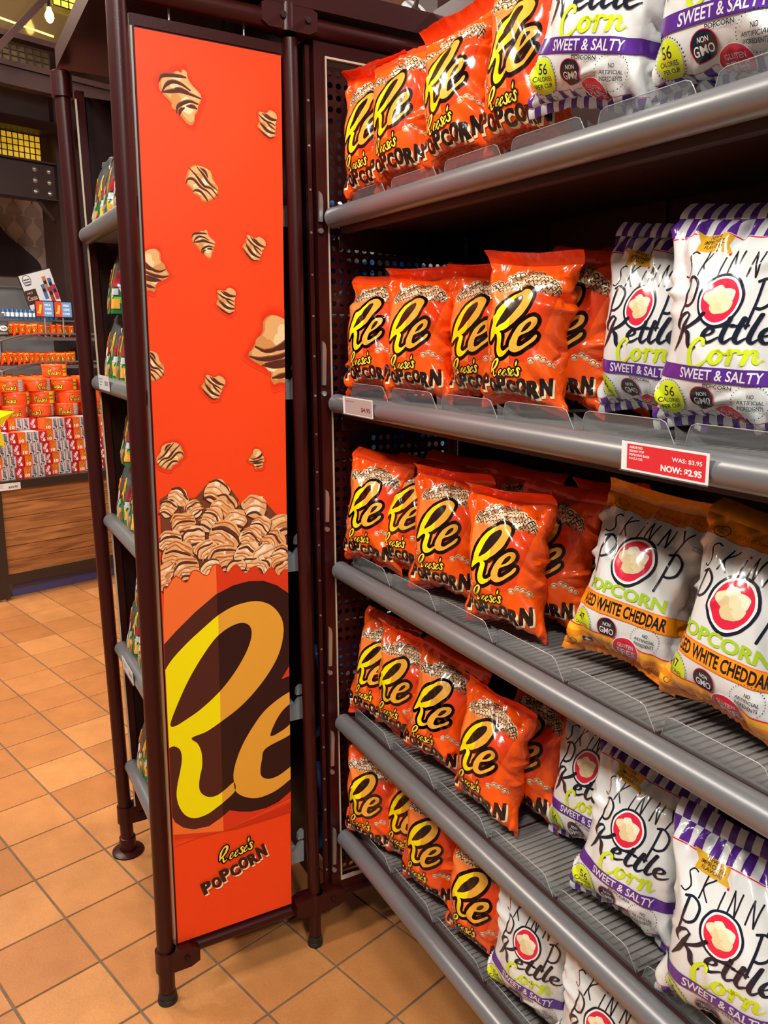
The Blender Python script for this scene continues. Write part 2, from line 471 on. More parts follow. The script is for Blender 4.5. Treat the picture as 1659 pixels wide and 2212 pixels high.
def add_popcorn_word(a, cx, cy, wd, ht, rot=0, dark=(38, 18, 14), cream=(250, 226, 176), sh=.08, arch=0):
    word = 'POPCORN'; n = len(word); cw = wd / n
    jy = [0, -.10, .06, -.08, .06, -.05, .05]; jr = [-.05, .04, -.03, .06, -.02, .04, -.04]; js = [1, .92, 1.04, .95, 1.0, .98, 1.06]
    l = a.n + 1
    for i, ch in enumerate(word):
        x = -wd / 2 + cw * (i + .5); y = jy[i] * ht + arch * (x / wd) ** 2
        T = text(ch, 0, 0, cw * .90, ht * .92 * js[i], rot=jr[i], bold=.045)
        T = xf(T, 1, dx=x, dy=y); bd = cw * .05
        for q, (p_, q_) in enumerate(((0, 0), (bd, 0), (-bd, 0))):
            a.add(xf(T, 1, rot=rot, dx=cx + sh * cw * 2.0 + p_, dy=cy - sh * ht * 1.6 + q_), cream, l + q)
            a.add(xf(T, 1, rot=rot, dx=cx + p_, dy=cy + q_), dark, l + 3 + q)

rk = random.Random(3)
def kernel_loop(rx, ry, rng, n=9, jag=.2):
    return smooth_closed([(rx * math.cos(2 * math.pi * k / n) * (1 + rng.uniform(-jag, jag)), ry * math.sin(2 * math.pi * k / n) * (1 + rng.uniform(-jag, jag))) for k in range(n)], 4)
KERN = {
 'a': ([(-.42, .72), (-.1, .92), (.1, .86), (.16, 1.0), (.34, .95), (.38, .72), (.6, .45), (.98, .18), (1.0, -.02), (.86, -.25), (.8, -.5), (.66, -.62), (.66, -.82), (.52, -1.0), (.28, -.94), (-.02, -.66), (-.2, -.46), (-.5, -.2), (-.86, .08), (-.92, .34), (-.82, .58)],
       [[(-.92, .4), (-.78, .64), (-.4, .72), (.1, .74), (.32, .72)], [(-.8, .05), (-.6, .34), (-.3, .5), (.1, .46), (.5, .28)], [(-.8, .06), (-.5, .12), (0, .2), (.5, .14), (.98, .04)], [(-.4, .14), (0, .26), (.4, .22)], [(-.16, -.62), (-.1, -.38), (.2, -.2), (.5, -.12), (.84, -.18)], [(.3, -.32), (.6, -.3), (.78, -.36)], [(-.05, -.7), (.02, -.5), (.2, -.4)]]),
 'b': ([(-.85, .75), (-.7, .82), (-.3, .78), (0, .84), (.12, 1.0), (.5, 1.0), (.86, .78), (.9, .4), (.72, .1), (.8, -.1), (.72, -.5), (.74, -.72), (.2, -1.0), (-.1, -.84), (-.5, -.62), (-.82, -.38), (-.96, -.2), (-.86, -.02), (-.72, .0), (-.82, .38)],
       [[(-.86, .62), (-.5, .4), (-.1, .22), (.4, .12), (.72, .0)], [(-.5, .76), (-.2, .56), (.3, .38), (.86, .36)], [(-.3, .76), (0, .62), (.4, .46), (.86, .44)], [(-.78, .16), (-.4, -.12), (0, -.38), (.4, -.5), (.74, -.5)], [(-.7, 0), (-.3, -.3), (.1, -.52), (.7, -.58)], [(-.86, -.34), (-.4, -.66), (.2, -.92), (.6, -.78)], [(-.1, .16), (.3, -.1), (.72, -.3)]]),
 'c': ([(-.8, .72), (-.5, .98), (0, .98), (.5, .76), (.62, .3), (.92, -.1), (.94, -.4), (.7, -.76), (.3, -.98), (-.04, -1.0), (-.2, -.74), (-.56, -.6), (-.64, -.36), (-.96, -.12), (-.98, .2), (-.86, .5)],
       [[(-.78, .84), (-.3, .38), (.1, -.1), (.5, -.2), (.9, -.6)], [(-.3, .94), (.1, .5), (.4, .1), (.9, -.28)], [(-.98, -.1), (-.84, .18), (-.5, .2), (-.1, -.2), (.3, -.4), (.7, -.8)], [(-.6, -.5), (-.4, -.4), (-.1, -.46), (.2, -.8), (.3, -.96)], [(-.1, .9), (.2, .7), (.34, .4)]]),
 'd': ([(-.1, 1.0), (.2, .96), (.5, .8), (.72, .5), (.7, .3), (.95, .1), (.98, -.25), (.82, -.5), (.86, -.78), (.5, -.98), (.1, -.94), (-.1, -1.0), (-.22, -.84), (-.2, -.6), (-.55, -.42), (-.98, -.16), (-.84, .05), (-.62, .3), (-.4, .56), (-.36, .84)],
       [[(.7, .6), (.62, .36), (.2, .1), (-.3, -.02), (-.7, .12)], [(.74, .5), (.66, .3), (.3, .06), (-.5, .0)], [(-.95, -.14), (-.5, -.24), (.1, -.2), (.6, -.08), (.96, -.05)], [(-.4, -.38), (.2, -.34), (.8, -.26)], [(-.5, -.42), (.1, -.46), (.9, -.4)], [(-.16, -.8), (.3, -.74), (.84, -.66)]]),
}
def add_kernel(a, kind, cx, cy, rx, ry, rot=0, flip=False, halo=(226, 46, 12), wd=.085, simple=False):
    lp, dr = KERN[kind]; fx = -1 if flip else 1
    T = lambda q: xf(np.array(q, float) * np.array([fx * rx, ry]), 1, rot=rot, dx=cx, dy=cy)
    lo = smooth_closed(lp, 2)
    if halo:
        base = (250, 71, 20)
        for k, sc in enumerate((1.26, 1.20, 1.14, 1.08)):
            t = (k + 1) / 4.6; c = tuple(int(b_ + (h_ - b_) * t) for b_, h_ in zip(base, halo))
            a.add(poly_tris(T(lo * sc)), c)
    a.add(poly_tris(T(lo)), (206, 138, 70))
    a.add(poly_tris(T(lo * .93 + np.array([.05, .05]))), (232, 178, 112))
    rng = random.Random(hash(kind) % 7 + int(abs(cx) * 1000))
    if not simple:
        for k in range(11):
            q = lp[(k * 5 + 2) % len(lp)]; t = .35 + .45 * ((k * 37 % 10) / 10)
            c = [(246, 214, 158), (238, 192, 130), (250, 226, 178), (214, 150, 82)][k % 4]
            a.add(poly_tris(T(kernel_loop(.24, .2, rng) * .9 + np.array(q) * t)), c)
    if not simple:
        for d in dr: a.add(T(xf(stroke(d, [.5 * wd, wd * 2.1, wd * 1.7, wd * .7], 5), 1)), (150, 84, 50))
    for d in dr: a.add(T(xf(stroke(d, [.3 * wd, wd * 1.5, wd * 1.2, wd * .5], 5), 1, dy=-.012)), (84, 38, 24))
def add_mound(a, x0, x1, base, peak, n, r, rng, stripe=True):
    """heap of drizzled popcorn"""
    tones = [(228, 176, 118), (240, 202, 150), (208, 146, 88), (186, 118, 66), (246, 220, 176)]
    pts = []
    for k in range(n):
        t = rng.random(); x = x0 + (x1 - x0) * t; top = peak(t)
        y = base(t) + (top - base(t)) * rng.random()
        pts.append((y, x, t))
    pts.sort(reverse=True)
    for y, x, t in pts:
        rr = r * rng.uniform(.7, 1.15); rt = rng.uniform(0, 3)
        k = kernel_loop(rr, rr * .8, rng)
        a.add(poly_tris(xf(k * 1.08, 1, rot=rt, dx=x, dy=y - rr * .1)), (92, 46, 28))
        a.add(poly_tris(xf(k, 1, rot=rt, dx=x, dy=y)), rng.choice(tones))
        a.add(poly_tris(xf(kernel_loop(rr * .5, rr * .35, rng), 1, rot=rt, dx=x - rr * .1, dy=y + rr * .25)), rng.choice(tones))
        if stripe:
            for q in range(4):
                o = (q - 1.5) * rr * .42; b_ = rng.uniform(-.3, .3) * rr
                pl = [(-rr * .85, o + b_), (-rr * .3, o + rr * .25), (rr * .3, o + rr * .2), (rr * .85, o - rr * .2 - b_)]
                if q % 2: a.add(xf(stroke(pl, rr * .20, 3), 1, rot=rt * .5 - .6, dx=x, dy=y), (86, 42, 26))
                else: a.add(xf(stroke(pl, rr * .22, 3), 1, rot=rt * .5 - .6, dx=x, dy=y), (222, 150, 84))
# ------------------------------------------------------------------ pillow bags: inflated film
def sim_bag(W, H, nw, nv, seed, thick, iters=250, slack=.022):
    rng = np.random.default_rng(seed); N = 2 * nw; dx = W / nw; dy = H / nv
    i = np.arange(N); x = np.where(i <= nw, -W / 2 + i * dx, W / 2 - (i - nw) * dx)
    side = np.where((i > 0) & (i < nw), -1.0, np.where(i > nw, 1.0, 0.0))
    P = np.zeros((nv + 1, N, 3), np.float32); P[..., 0] = x; P[..., 2] = (np.arange(nv + 1) * dy)[:, None]
    P[..., 1] = side * .004 * np.sin(np.pi * np.arange(nv + 1) / nv)[:, None]
    P += rng.normal(0, .0006, P.shape).astype(np.float32)
    # smooth random sideways push: every bag crumples in its own way
    F = np.zeros((nv + 1, N), np.float32)
    jj, ii = np.meshgrid(np.arange(nv + 1) / nv, np.arange(N) / N, indexing='ij')
    for _ in range(26):
        cj, ci, sg, am = rng.random(), rng.random(), rng.uniform(.025, .07), rng.uniform(-2.4, 1.6)
        di = np.minimum(np.abs(ii - ci), 1 - np.abs(ii - ci)); F += am * np.exp(-((jj - cj) ** 2 + (di * 2) ** 2) / (2 * sg * sg))
    idx = np.arange((nv + 1) * N).reshape(nv + 1, N)
    cons = []
    def addc(a, b, rest, k, mode): cons.append((a.ravel(), b.ravel(), rest, k, mode))
    for p in (0, 1):
        a = idx[:, p::2]; b = np.roll(idx, -1, 1)[:, p::2]; addc(a, b, dx, 1.0, 0)
        a = idx[p:-1:2]; b = idx[p + 1::2][:len(a)]; addc(a, b, dy, 1.0, 0)
        L = math.hypot(dx, dy)
        a = idx[p:-1:2]; b = np.roll(idx, -1, 1)[p + 1::2][:len(a)]; addc(a, b, L, .8, 0)
        b = np.roll(idx, 1, 1)[p + 1::2][:len(a)]; addc(a, b, L, .8, 0)
    for p in range(4):
        if p < 4:
            a = idx[:, p::4]; b = np.roll(idx, -2, 1)[:, p::4]
            addc(a, b, 1.84 * dx, .10, 2)
        js = np.arange(p, nv - 1, 4); addc(idx[js], idx[js + 2], 1.84 * dy, .10, 2)
    Q = P.copy(); X = P.reshape(-1, 3)
    fr = np.arange(nw + 1); bk = (N - fr) % N
    hyd = np.interp(np.arange(nv + 1) / nv, [0, .3, .75, 1], [1.0, 1.1, .9, .6])[:, None, None].astype(np.float32)
    for it in range(iters):
        nx = np.roll(P, -1, 1) - np.roll(P, 1, 1)
        nz = np.empty_like(P); nz[1:-1] = P[2:] - P[:-2]; nz[0] = P[1] - P[0]; nz[-1] = P[-1] - P[-2]
        n = np.cross(nx, nz); n /= np.linalg.norm(n, axis=2, keepdims=True) + 1e-9
        th = (P[4:-4, nw + 1:, 1][:, ::-1] - P[4:-4, 1:nw, 1]).max(1).mean()
        pr = 4e-4 if th < thick else 0.9e-4
        vel = (P - Q) * .90; Q[:] = P
        P += np.clip(vel, -.002, .002) + n * pr * hyd
        if it < iters * .85: P += n * (F[..., None] * 1.2e-4)
        if it > iters * .35:
            zt = H * .955 * (1 - slack); P[nv, :, 2] += (zt + P[0, :, 2].mean() - P[nv, :, 2].mean()) * .25
        for r in range(3):
            for a, b, rest, k, mode in cons:
                d = X[b] - X[a]; l = np.sqrt(np.einsum('ij,ij->i', d, d)) + 1e-9
                c = (l - rest) / l * (.5 * k)
                if mode == 2: c = np.minimum(c, 0)
                d *= c[:, None]; X[a] += d; X[b] -= d
            for j in (0, nv):
                m = (P[j, fr] + P[j, bk]) / 2
                m[:, 1] *= .86; P[j, fr] = m; P[j, bk] = m
    P[..., 0] -= P[..., 0].mean()
    return P.astype(float)
def upsample(P):
    f = lambda a, b, c, d: (-a + 9 * b + 9 * c - d) / 16
    Q = np.empty((P.shape[0], P.shape[1] * 2, 3)); Q[:, ::2] = P
    Q[:, 1::2] = f(np.roll(P, 1, 1), P, np.roll(P, -1, 1), np.roll(P, -2, 1))
    E_ = np.concatenate([2 * Q[:1] - Q[1:2], Q, 2 * Q[-1:] - Q[-2:-1]])
    R_ = np.empty((2 * P.shape[0] - 1, Q.shape[1], 3)); R_[::2] = Q; R_[1::2] = f(E_[:-3], E_[1:-2], E_[2:-1], E_[3:])
    return R_
def crease(P, W, H, seed, n=52, amp=3.4):
    """sharp folds running in from the seals and the sides"""
    rng = np.random.default_rng(seed + 900); nv, N = P.shape[0] - 1, P.shape[1]
    X = (np.arange(N) / N * 2 * W)[None] * np.ones((nv + 1, 1)); Y = (np.arange(nv + 1) / nv * H)[:, None] * np.ones((1, N))
    D = np.zeros((nv + 1, N))
    for k in range(n):
        t = k % 5; a = rng.uniform(-.55, .55)
        if t in (0, 1): x0, y0, an, L, am = rng.uniform(0, 2 * W), H, -math.pi / 2 + a, rng.uniform(.03, .085), rng.uniform(1.2, 3.0)
        elif t == 2: x0, y0, an, L, am = rng.uniform(0, 2 * W), 0, math.pi / 2 + a, rng.uniform(.025, .06), rng.uniform(1.2, 2.6)
        elif t == 3:
            x0 = (0 if rng.random() < .4 else W) + rng.uniform(-.012, .012); y0 = rng.uniform(.1, .9) * H
            an = rng.choice([0, math.pi]) + a * 1.3; L, am = rng.uniform(.03, .075), rng.uniform(1.6, 3.8)
        else: x0, y0, an, L, am = rng.uniform(0, 2 * W), rng.uniform(.1, .9) * H, rng.uniform(0, 6.28), rng.uniform(.03, .06), rng.uniform(.6, 1.4)
        dx = (X - x0 + W) % (2 * W) - W; dy = Y - y0
        s_ = dx * math.cos(an) + dy * math.sin(an); d = -dx * math.sin(an) + dy * math.cos(an)
        u = s_ / L; wd = rng.uniform(.005, .011) * (1 + .6 * np.clip(u, 0, 1))
        al = np.where((u > -.25) & (u < 1), np.clip(1 - u, 0, 1) * np.clip(1 + u * 4, 0, 1), 0)
        sg = 1 if rng.random() < .5 else -1
        D += sg * am * .001 * amp * al * np.clip(1 - np.abs(d) / wd, 0, 1)
    ph = (X / (2 * W) * 2 * math.pi)
    side = .35 + .65 * np.clip(np.abs(np.cos(ph)) * 1.4 - .25, 0, 1) + .5 * np.clip(np.abs(Y / H - .5) * 2 - .45, 0, 1)
    for k in range(4):                     # broad flat facets of stiff film
        an = rng.uniform(0, math.pi); lam = 2 * W / max(1, round(2 * W * abs(math.cos(an)) / rng.uniform(.045, .075))) if abs(math.cos(an)) > .2 else 1e9
        t = X / lam + Y * math.sin(an) / rng.uniform(.05, .08) + .35 * np.sin(ph * rng.integers(1, 3) + Y / H * rng.uniform(3, 7)) + rng.random()
        D += (np.abs(t - np.floor(t) - .5) * 2 - .5) * rng.uniform(.0010, .0019) * amp * .85 * side
    fade = np.minimum(1, np.minimum(Y, H - Y) / .012)
    return P + vert_normals(P) * (D * fade)[..., None]
def vert_normals(P):
    nx = np.roll(P, -1, 1) - np.roll(P, 1, 1)
    nz = np.empty_like(P); nz[1:-1] = P[2:] - P[:-2]; nz[0] = P[1] - P[0]; nz[-1] = P[-1] - P[-2]
    n = np.cross(nx, nz); n /= np.linalg.norm(n, axis=2, keepdims=True) + 1e-9
    return n
def presplit(art, W, H, nw, nv):
    """cut the print along the film's own facets so that it lies on them exactly"""
    T, L, Cc = art.soup()
    T, L, Cc = clip_rect(T, L, Cc, -W * .72, 0, W * .72, H)
    G = np.stack([(T[..., 0] + W / 2) / (W / nw), T[..., 1] / (H / nv)], -1)
    for nrm in ((1, 0), (0, 1), (1, -1)):
        G, idx = split_grid(G, nrm); L = L[idx]; Cc = Cc[idx]
    return G, L, Cc
def wrap_print(name, pre, P, eps=3e-5, base=6e-5):
    G, L, Cc = pre; nv, N = P.shape[0] - 1, P.shape[1]; VN = vert_normals(P)
    cen = G.mean(1); ci = np.floor(cen[:, 0]).astype(int); cj = np.clip(np.floor(cen[:, 1]).astype(int), 0, nv - 1)
    f = G - np.stack([ci, cj], -1)[:, None, :]
    fx, fy = f[..., 0:1], f[..., 1:2]
    i0 = ci % N; i1 = (ci + 1) % N; low = (cen[:, 0] - ci >= cen[:, 1] - cj)[:, None, None]
    def mapp(A):
        a, b, c, d = A[cj, i0][:, None], A[cj, i1][:, None], A[cj + 1, i1][:, None], A[cj + 1, i0][:, None]
        return np.where(low, a + fx * (b - a) + fy * (c - b), a + fy * (d - a) + fx * (c - d))
    Nn = mapp(VN); Nn /= np.linalg.norm(Nn, axis=2, keepdims=True) + 1e-9
    Pt = mapp(P) + Nn * (base + L * eps)[:, None, None]
    me = bpy.data.meshes.new(name); soup_mesh(me, Pt, Cc, Nn)
    return me
def film_body(name, P, col):
    nv, N = P.shape[0] - 1, P.shape[1]
    fs = []
    for j in range(nv):
        for i in range(N):
            k = (i + 1) % N; a, b, c, d = j * N + i, j * N + k, (j + 1) * N + k, (j + 1) * N + i
            fs += [(a, b, c), (a, c, d)]
    me = bpy.data.meshes.new(name); me.from_pydata(P.reshape(-1, 3).tolist(), [], fs); me.update()
    cl = []
    for j in range(nv):
        for i in range(N):
            c = col(i, j) if callable(col) else col
            cl += [c, c]
    facecol(me, cl)
    set_normals(me, vert_normals(P))
    return me
def film_seal(name, P, nw, length, col, top=True, curl=0.0, seed=0):
    """crimped flat seal grown from the closed end of the film; fine ribs and a pinked edge"""
    N = P.shape[1]; nv = P.shape[0] - 1; rng = random.Random(seed)
    row = P[nv if top else 0, :nw + 1]; inn = P[nv - 3 if top else 3]
    back = inn[(N - np.arange(nw + 1)) % N]; d = row - (inn[:nw + 1] + back) / 2
    d /= np.linalg.norm(d, axis=1, keepdims=True); d = (d + d.mean(0) * 2); d /= np.linalg.norm(d, axis=1, keepdims=True)
    m = 3; t = np.linspace(0, nw, nw * m + 1); lerp = lambda A: np.stack([np.interp(t, np.arange(nw + 1), A[:, k]) for k in range(3)], 1)
    R0, D = lerp(row), lerp(d); n = len(t); rows = 5
    wav = np.array([math.sin(q / nw * 7 + seed) + .6 * math.sin(q / nw * 15 + seed * 2) for q in t])
    vs = []
    for sgn in (1, -1):
        for r in range(rows + 1):
            f = r / rows
            p = R0 + D * (length * f)
            off = curl * f * f * length + wav * .0028 * f
            p = p.copy(); p[:, 1] += off
            rib = np.where(np.arange(n) % 2 == 0, .00045, -.00015) * (1 if 0 < r else 0)
            p[:, 1] += -sgn * (.0004 + rib * .6) if r < rows else -sgn * .0002
            if r == rows: p += D * (np.where(np.arange(n) % 2 == 0, .0008, -.0006))[:, None]
            vs += p.tolist()
    fs = []; cl = []
    for s_ in range(2):
        b = s_ * (rows + 1) * n
        for r in range(rows):
            for k in range(n - 1):
                q = (b + r * n + k, b + r * n + k + 1, b + (r + 1) * n + k + 1, b + (r + 1) * n + k)
                if (s_ == 0) != top: q = q[::-1]
                fs.append(q); cl.append(col(k / (n - 1)) if callable(col) else col)
    me = bpy.data.meshes.new(name); me.from_pydata(vs, [], fs); me.update(); facecol(me, cl)
    me.polygons.foreach_set('use_smooth', [True] * len(me.polygons)); me.set_sharp_from_angle(angle=math.radians(35))
    return me

# ---- prints ------------------------------------------------------------------------------------
ORG = (254, 90, 14); WHT = (222, 224, 221); NAVY = (22, 28, 44); PUR = (88, 42, 140); LIME = (204, 222, 32); RED = (222, 36, 66); CHD = (250, 152, 26)
def art_orange():
    a = Art(); rng = random.Random(11)
    a.add(poly_tris([(-.070, .186), (-.008, .196), (-.003, .080), (-.044, .089)]), (250, 130, 56))
    a.add(poly_tris([(-.008, .196), (.062, .184), (.038, .089), (-.003, .080)]), (230, 66, 20))
    a.add(poly_tris([(-.069, .188), (-.060, .203), (-.042, .213), (-.024, .224), (0, .228), (.020, .223), (.040, .210), (.056, .198), (.064, .185), (.03, .188), (-.008, .193), (-.04, .190)]), (96, 56, 36))
    pk = lambda t: .192 + .034 * math.sin(math.pi * min(1, t * .92 + .04)) ** .8
    tones = [(240, 214, 172), (214, 172, 124), (250, 234, 204), (180, 130, 88)]
    for k in range(84):
        t = (k * .618) % 1; x = -.067 + .129 * t; y = .189 + (pk(t) - .189) * ((k * .37) % 1)
        q = kernel_loop(.0054, .0044, rng, 7, .3)
        a.add(poly_tris(xf(q[::2], 1, rot=k, dx=x, dy=y)), tones[k % 4], 4 + (k % 3) * 2)
        a.add(stroke([(x - .0045, y - .002), (x, y + .0025), (x + .0045, y - .0015)], .0015, 3, False), (52, 26, 18), 5 + (k % 3) * 2)
    for k in range(11):   # pinked paper rim of the printed box
        x = -.067 + k * .0124; y0 = .1880 + (.006 if k in (4, 5, 6) else .002) - (.002 if k in (0, 10) else 0)
        a.add(poly_tris(disc(x, y0 - .003, .0048, .0036, 10)), (250, 130, 56) if x < -.008 else (230, 66, 20), 10)
    add_re(a, .0000745, .0000735, -.006, .1430, .0128)
    for x, y, r in ((.034, .088, .0065), (.044, .093, .006), (.053, .089, .0065), (.064, .083, .007), (-.056, .094, .006), (-.046, .085, .0055), (.072, .079, .0045)):
        a.add(poly_tris(xf(kernel_loop(r, r * .85, rng)[::2], 1, dx=x, dy=y)), (206, 150, 106))
        a.add(poly_tris(xf(kernel_loop(r * .6, r * .45, rng)[::2], 1, dx=x - .001, dy=y + .0015)), (246, 216, 178))
        a.add(stroke([(x - r * .7, y), (x, y + r * .4), (x + r * .7, y - r * .2)], .0013, 3, False), (92, 46, 30))
    add_reeses(a, -.014, .0715, .060, rot=.12)
    add_popcorn_word(a, -.002, .0440, .138, .0300, rot=.0, arch=.004)
    a.add(text('POPCORN WITH CHOCOLATEY DRIZZLE', 0, .0205, .112, .0034, bold=.01), (120, 22, 10))
    a.add(text('AND PEANUT BUTTER CREME', 0, .0152, .080, .0034, bold=.01), (120, 22, 10))
    a.add(text('GO AHEAD', .064, .214, .018, .0026), (150, 26, 10)); a.add(text('ENJOY IT', .064, .210, .016, .0026), (150, 26, 10))
    return a
def pop_logo(a, y_sk, y_pop, sc=1.0, big=1.0, top=(30, 26, 34)):
    """thin hand-drawn capitals and the round kernel emblem"""
    W_ = .0021 * sc; L = lambda pts, dx, dy, s, sy: a.add(stroke([(p[0] * s + dx, p[1] * sy + dy) for p in pts], W_, 4), top)
    s, sy = .0160 * sc, .031 * sc; x0 = -.070 * sc
    gl = [[[(.8, .95), (.4, 1.0), (.1, .8), (.45, .5), (.6, .25), (.3, 0), (-.15, .05)]],
          [[(0, 0), (.25, 1)], [(.9, 1), (.15, .5), (.7, 0)]],
          [[(.1, 0), (.25, .75)]],
          [[(0, 0), (.22, 1)], [(.22, 1), (.62, 0)], [(.62, 0), (.85, 1)]],
          [[(0, 0), (.22, 1)], [(.22, 1), (.62, 0)], [(.62, 0), (.85, 1)]],
          [[(.1, 1), (.4, .5)], [(1, 1), (.4, .5), (.05, -.05)]]]
    adv = [1.35, 1.45, .75, 1.4, 1.4, 1.2]; x = x0
    for g, d in zip(gl, adv):
        for st in g: L(st, x, y_sk, s, sy)
        x += d * s * 1.12
    a.add(poly_tris(disc(x0 + (1.35 + 1.45 + .35) * s * 1.12, y_sk + sy * .92, .0018 * sc, n=12)), RED)
    W_ = .0034 * sc; sy = .058 * sc; s = .026 * sc
    L = lambda pts, dx: a.add(stroke([(p[0] * s + dx, p[1] * sy + y_pop - .029 * sc) for p in pts], W_, 5), NAVY)
    for dx in (-.034 * sc - .0285 * sc * big, .002 * sc + .0285 * sc * big):
        L([(.0, 0), (.22, .55), (.32, .98)], dx); L([(.10, .96), (.5, 1.02), (.9, .85), (.82, .55), (.5, .42), (.2, .42)], dx)
    cx, cy, r = -.006 * sc, y_pop + .002, .0285 * sc * big
    egg = lambda k: smooth_closed([(cx + r * k * q[0], cy + r * k * 1.08 * q[1]) for q in ((0, 1), (.62, .82), (.98, .25), (.9, -.35), (.5, -.85), (0, -1.05), (-.55, -.85), (-.92, -.35), (-.95, .25), (-.6, .8))], 4)
    a.add(poly_tris(egg(1)), NAVY); a.add(poly_tris(egg(.89)), (244, 242, 240)); a.add(poly_tris(egg(.80)), RED)
    rng = random.Random(5)
    for k, (x, y, q) in enumerate(((-.3, .1, .36), (.25, .2, .38), (0, -.25, .4), (.3, -.15, .3), (-.1, .35, .28), (-.15, -.05, .3), (.1, .1, .26))):
        a.add(poly_tris(xf(kernel_loop(r * q, r * q * .85, rng), 1, dx=cx + x * r, dy=cy + y * r)), [(238, 222, 178), (246, 236, 204), (226, 204, 152)][k % 3])
GLY = {
 'K': (1.75, [([(.2, .95), (.0, 1.25), (.18, 1.75), (.62, 2.1), (.88, 1.85)], [.08, .24, .26, .16, .08]), ([(.86, 1.95), (.55, 1.1), (.25, .3), (-.25, -.6)], [.1, .30, .30, .06]),
               ([(1.75, 1.95), (1.25, 1.35), (.62, .95)], [.26, .26, .14]), ([(.62, .98), (.95, .6), (1.05, -.1), (1.3, -.42), (1.55, -.3)], [.2, .32, .30, .24, .08])]),
 'e': (.86, [([(.12, .48), (.5, .58), (.68, .84), (.46, 1.02), (.2, .72), (.16, .32), (.4, .03), (.95, .36)], [.12, .14, .2, .2, .26, .28, .2, .1])]),
 't': (.66, [([(.6, 1.65), (.34, .75), (.26, .25), (.42, .03), (.78, .34)], [.26, .27, .27, .2, .1]), ([(.02, 1.1), (.8, 1.2)], [.16, .16])]),
 'l': (.62, [([(.72, 1.95), (.4, 1.0), (.24, .3), (.38, .03), (.74, .34)], [.24, .27, .27, .2, .1])]),
 'C': (1.35, [([(1.06, 1.42), (1.0, 1.78), (.72, 1.82), (.36, 1.3), (.2, .5), (.36, -.2), (.8, -.2), (1.35, .36)], [.2, .22, .24, .28, .3, .3, .24, .1])]),
 'o': (.92, [([(.6, .98), (.28, .86), (.12, .4), (.34, .04), (.66, .3), (.7, .75), (.52, .98), (1.0, .74)], [.22, .26, .28, .24, .26, .26, .2, .1])]),
 'r': (.86, [([(.06, .72), (.3, 1.02), (.34, .8), (.2, .04)], [.12, .24, .26, .26]), ([(.3, .68), (.5, .98), (.74, .98), (.8, .82)], [.16, .22, .22, .2])]),
 'n': (1.1, [([(.06, .8), (.26, 1.0), (.26, .6), (.12, .04)], [.12, .24, .27, .27]), ([(.2, .5), (.5, .96), (.74, .9), (.66, .35), (.78, .06), (1.15, .34)], [.16, .22, .26, .27, .2, .1])]),
}
def script_word(a, word, cx, cy, wd, ht, col, rot=0):
    x = 0; parts = []
    for ch in word:
        adv, st = GLY[ch]
        for p, wv in st: parts.append(xf(ribbon(smooth_open(p, 6), np.interp(np.linspace(0, 1, (len(p) - 1) * 6 + 1), np.linspace(0, 1, len(wv)), wv)), 1, dx=x))
        x += adv
    T = np.concatenate(parts); lo = T.reshape(-1, 2).min(0); hi = T.reshape(-1, 2).max(0)
    T = (T - (lo + hi) / 2) / (hi - lo) * np.array([wd, ht])
    a.add(xf(T, 1, rot=rot, dx=cx, dy=cy), col)
def badge_sun(a, cx, cy, r, l1):
    for k in range(36):
        t = 2 * math.pi * k / 36; d = np.array([math.cos(t), math.sin(t)]); q = np.array([-d[1], d[0]])
        c = np.array([cx, cy])
        a.add(np.array([[c + d * r * 1.10 + q * r * .055, c + d * r * 1.10 - q * r * .055, c + d * r * 1.2]]), NAVY, a.n if k else None)
    a.add(poly_tris(disc(cx, cy, r, r * 1.06)), LIME)
    a.add(text(l1, cx, cy + r * .42, r * .78, r * .62, bold=.01), NAVY); a.add(text('CALORIES', cx, cy - r * .12, r * 1.4, r * .26, bold=.015), NAVY); a.add(text('PER CUP', cx, cy - r * .52, r * 1.15, r * .25, bold=.015), NAVY)
def badges(a, y, gx=.022, gy=-.022):
    a.add(poly_tris(disc(-.014, y, .0165, .0165)), RED); a.add(poly_tris(disc(-.014, y, .0155, .0155)), NAVY)
    a.add(text('NON', -.014, y + .0065, .012, .0052, bold=.01), WHT); a.add(text('GMO', -.014, y - .0035, .023, .0095, bold=.015), WHT)
    cx, cy = .044, y + .002
    for k in range(34):
        t = 2 * math.pi * k / 34; a.add(poly_tris(disc(cx + .0205 * math.cos(t), cy + .0205 * math.sin(t), .0007, n=6)), NAVY, a.n if k else None)
    for i, s_ in enumerate(('NO', 'ARTIFICIAL', 'INGREDIENTS')): a.add(text(s_, cx, cy + .0075 - i * .0072, (.007, .029, .028)[i], .0048, bold=.01), NAVY)
    cx, cy = .018, y - .026
    a.add(poly_tris(disc(cx, cy, .0225)), (250, 248, 246)); a.add(poly_tris(disc(cx, cy, .0215)), RED)
    a.add(text('GLUTEN', cx, cy + .0085, .025, .0065, bold=.01), WHT); a.add(text('FREE', cx, cy - .0045, .031, .0125, bold=.02), WHT)
KW, KH = .212, .262
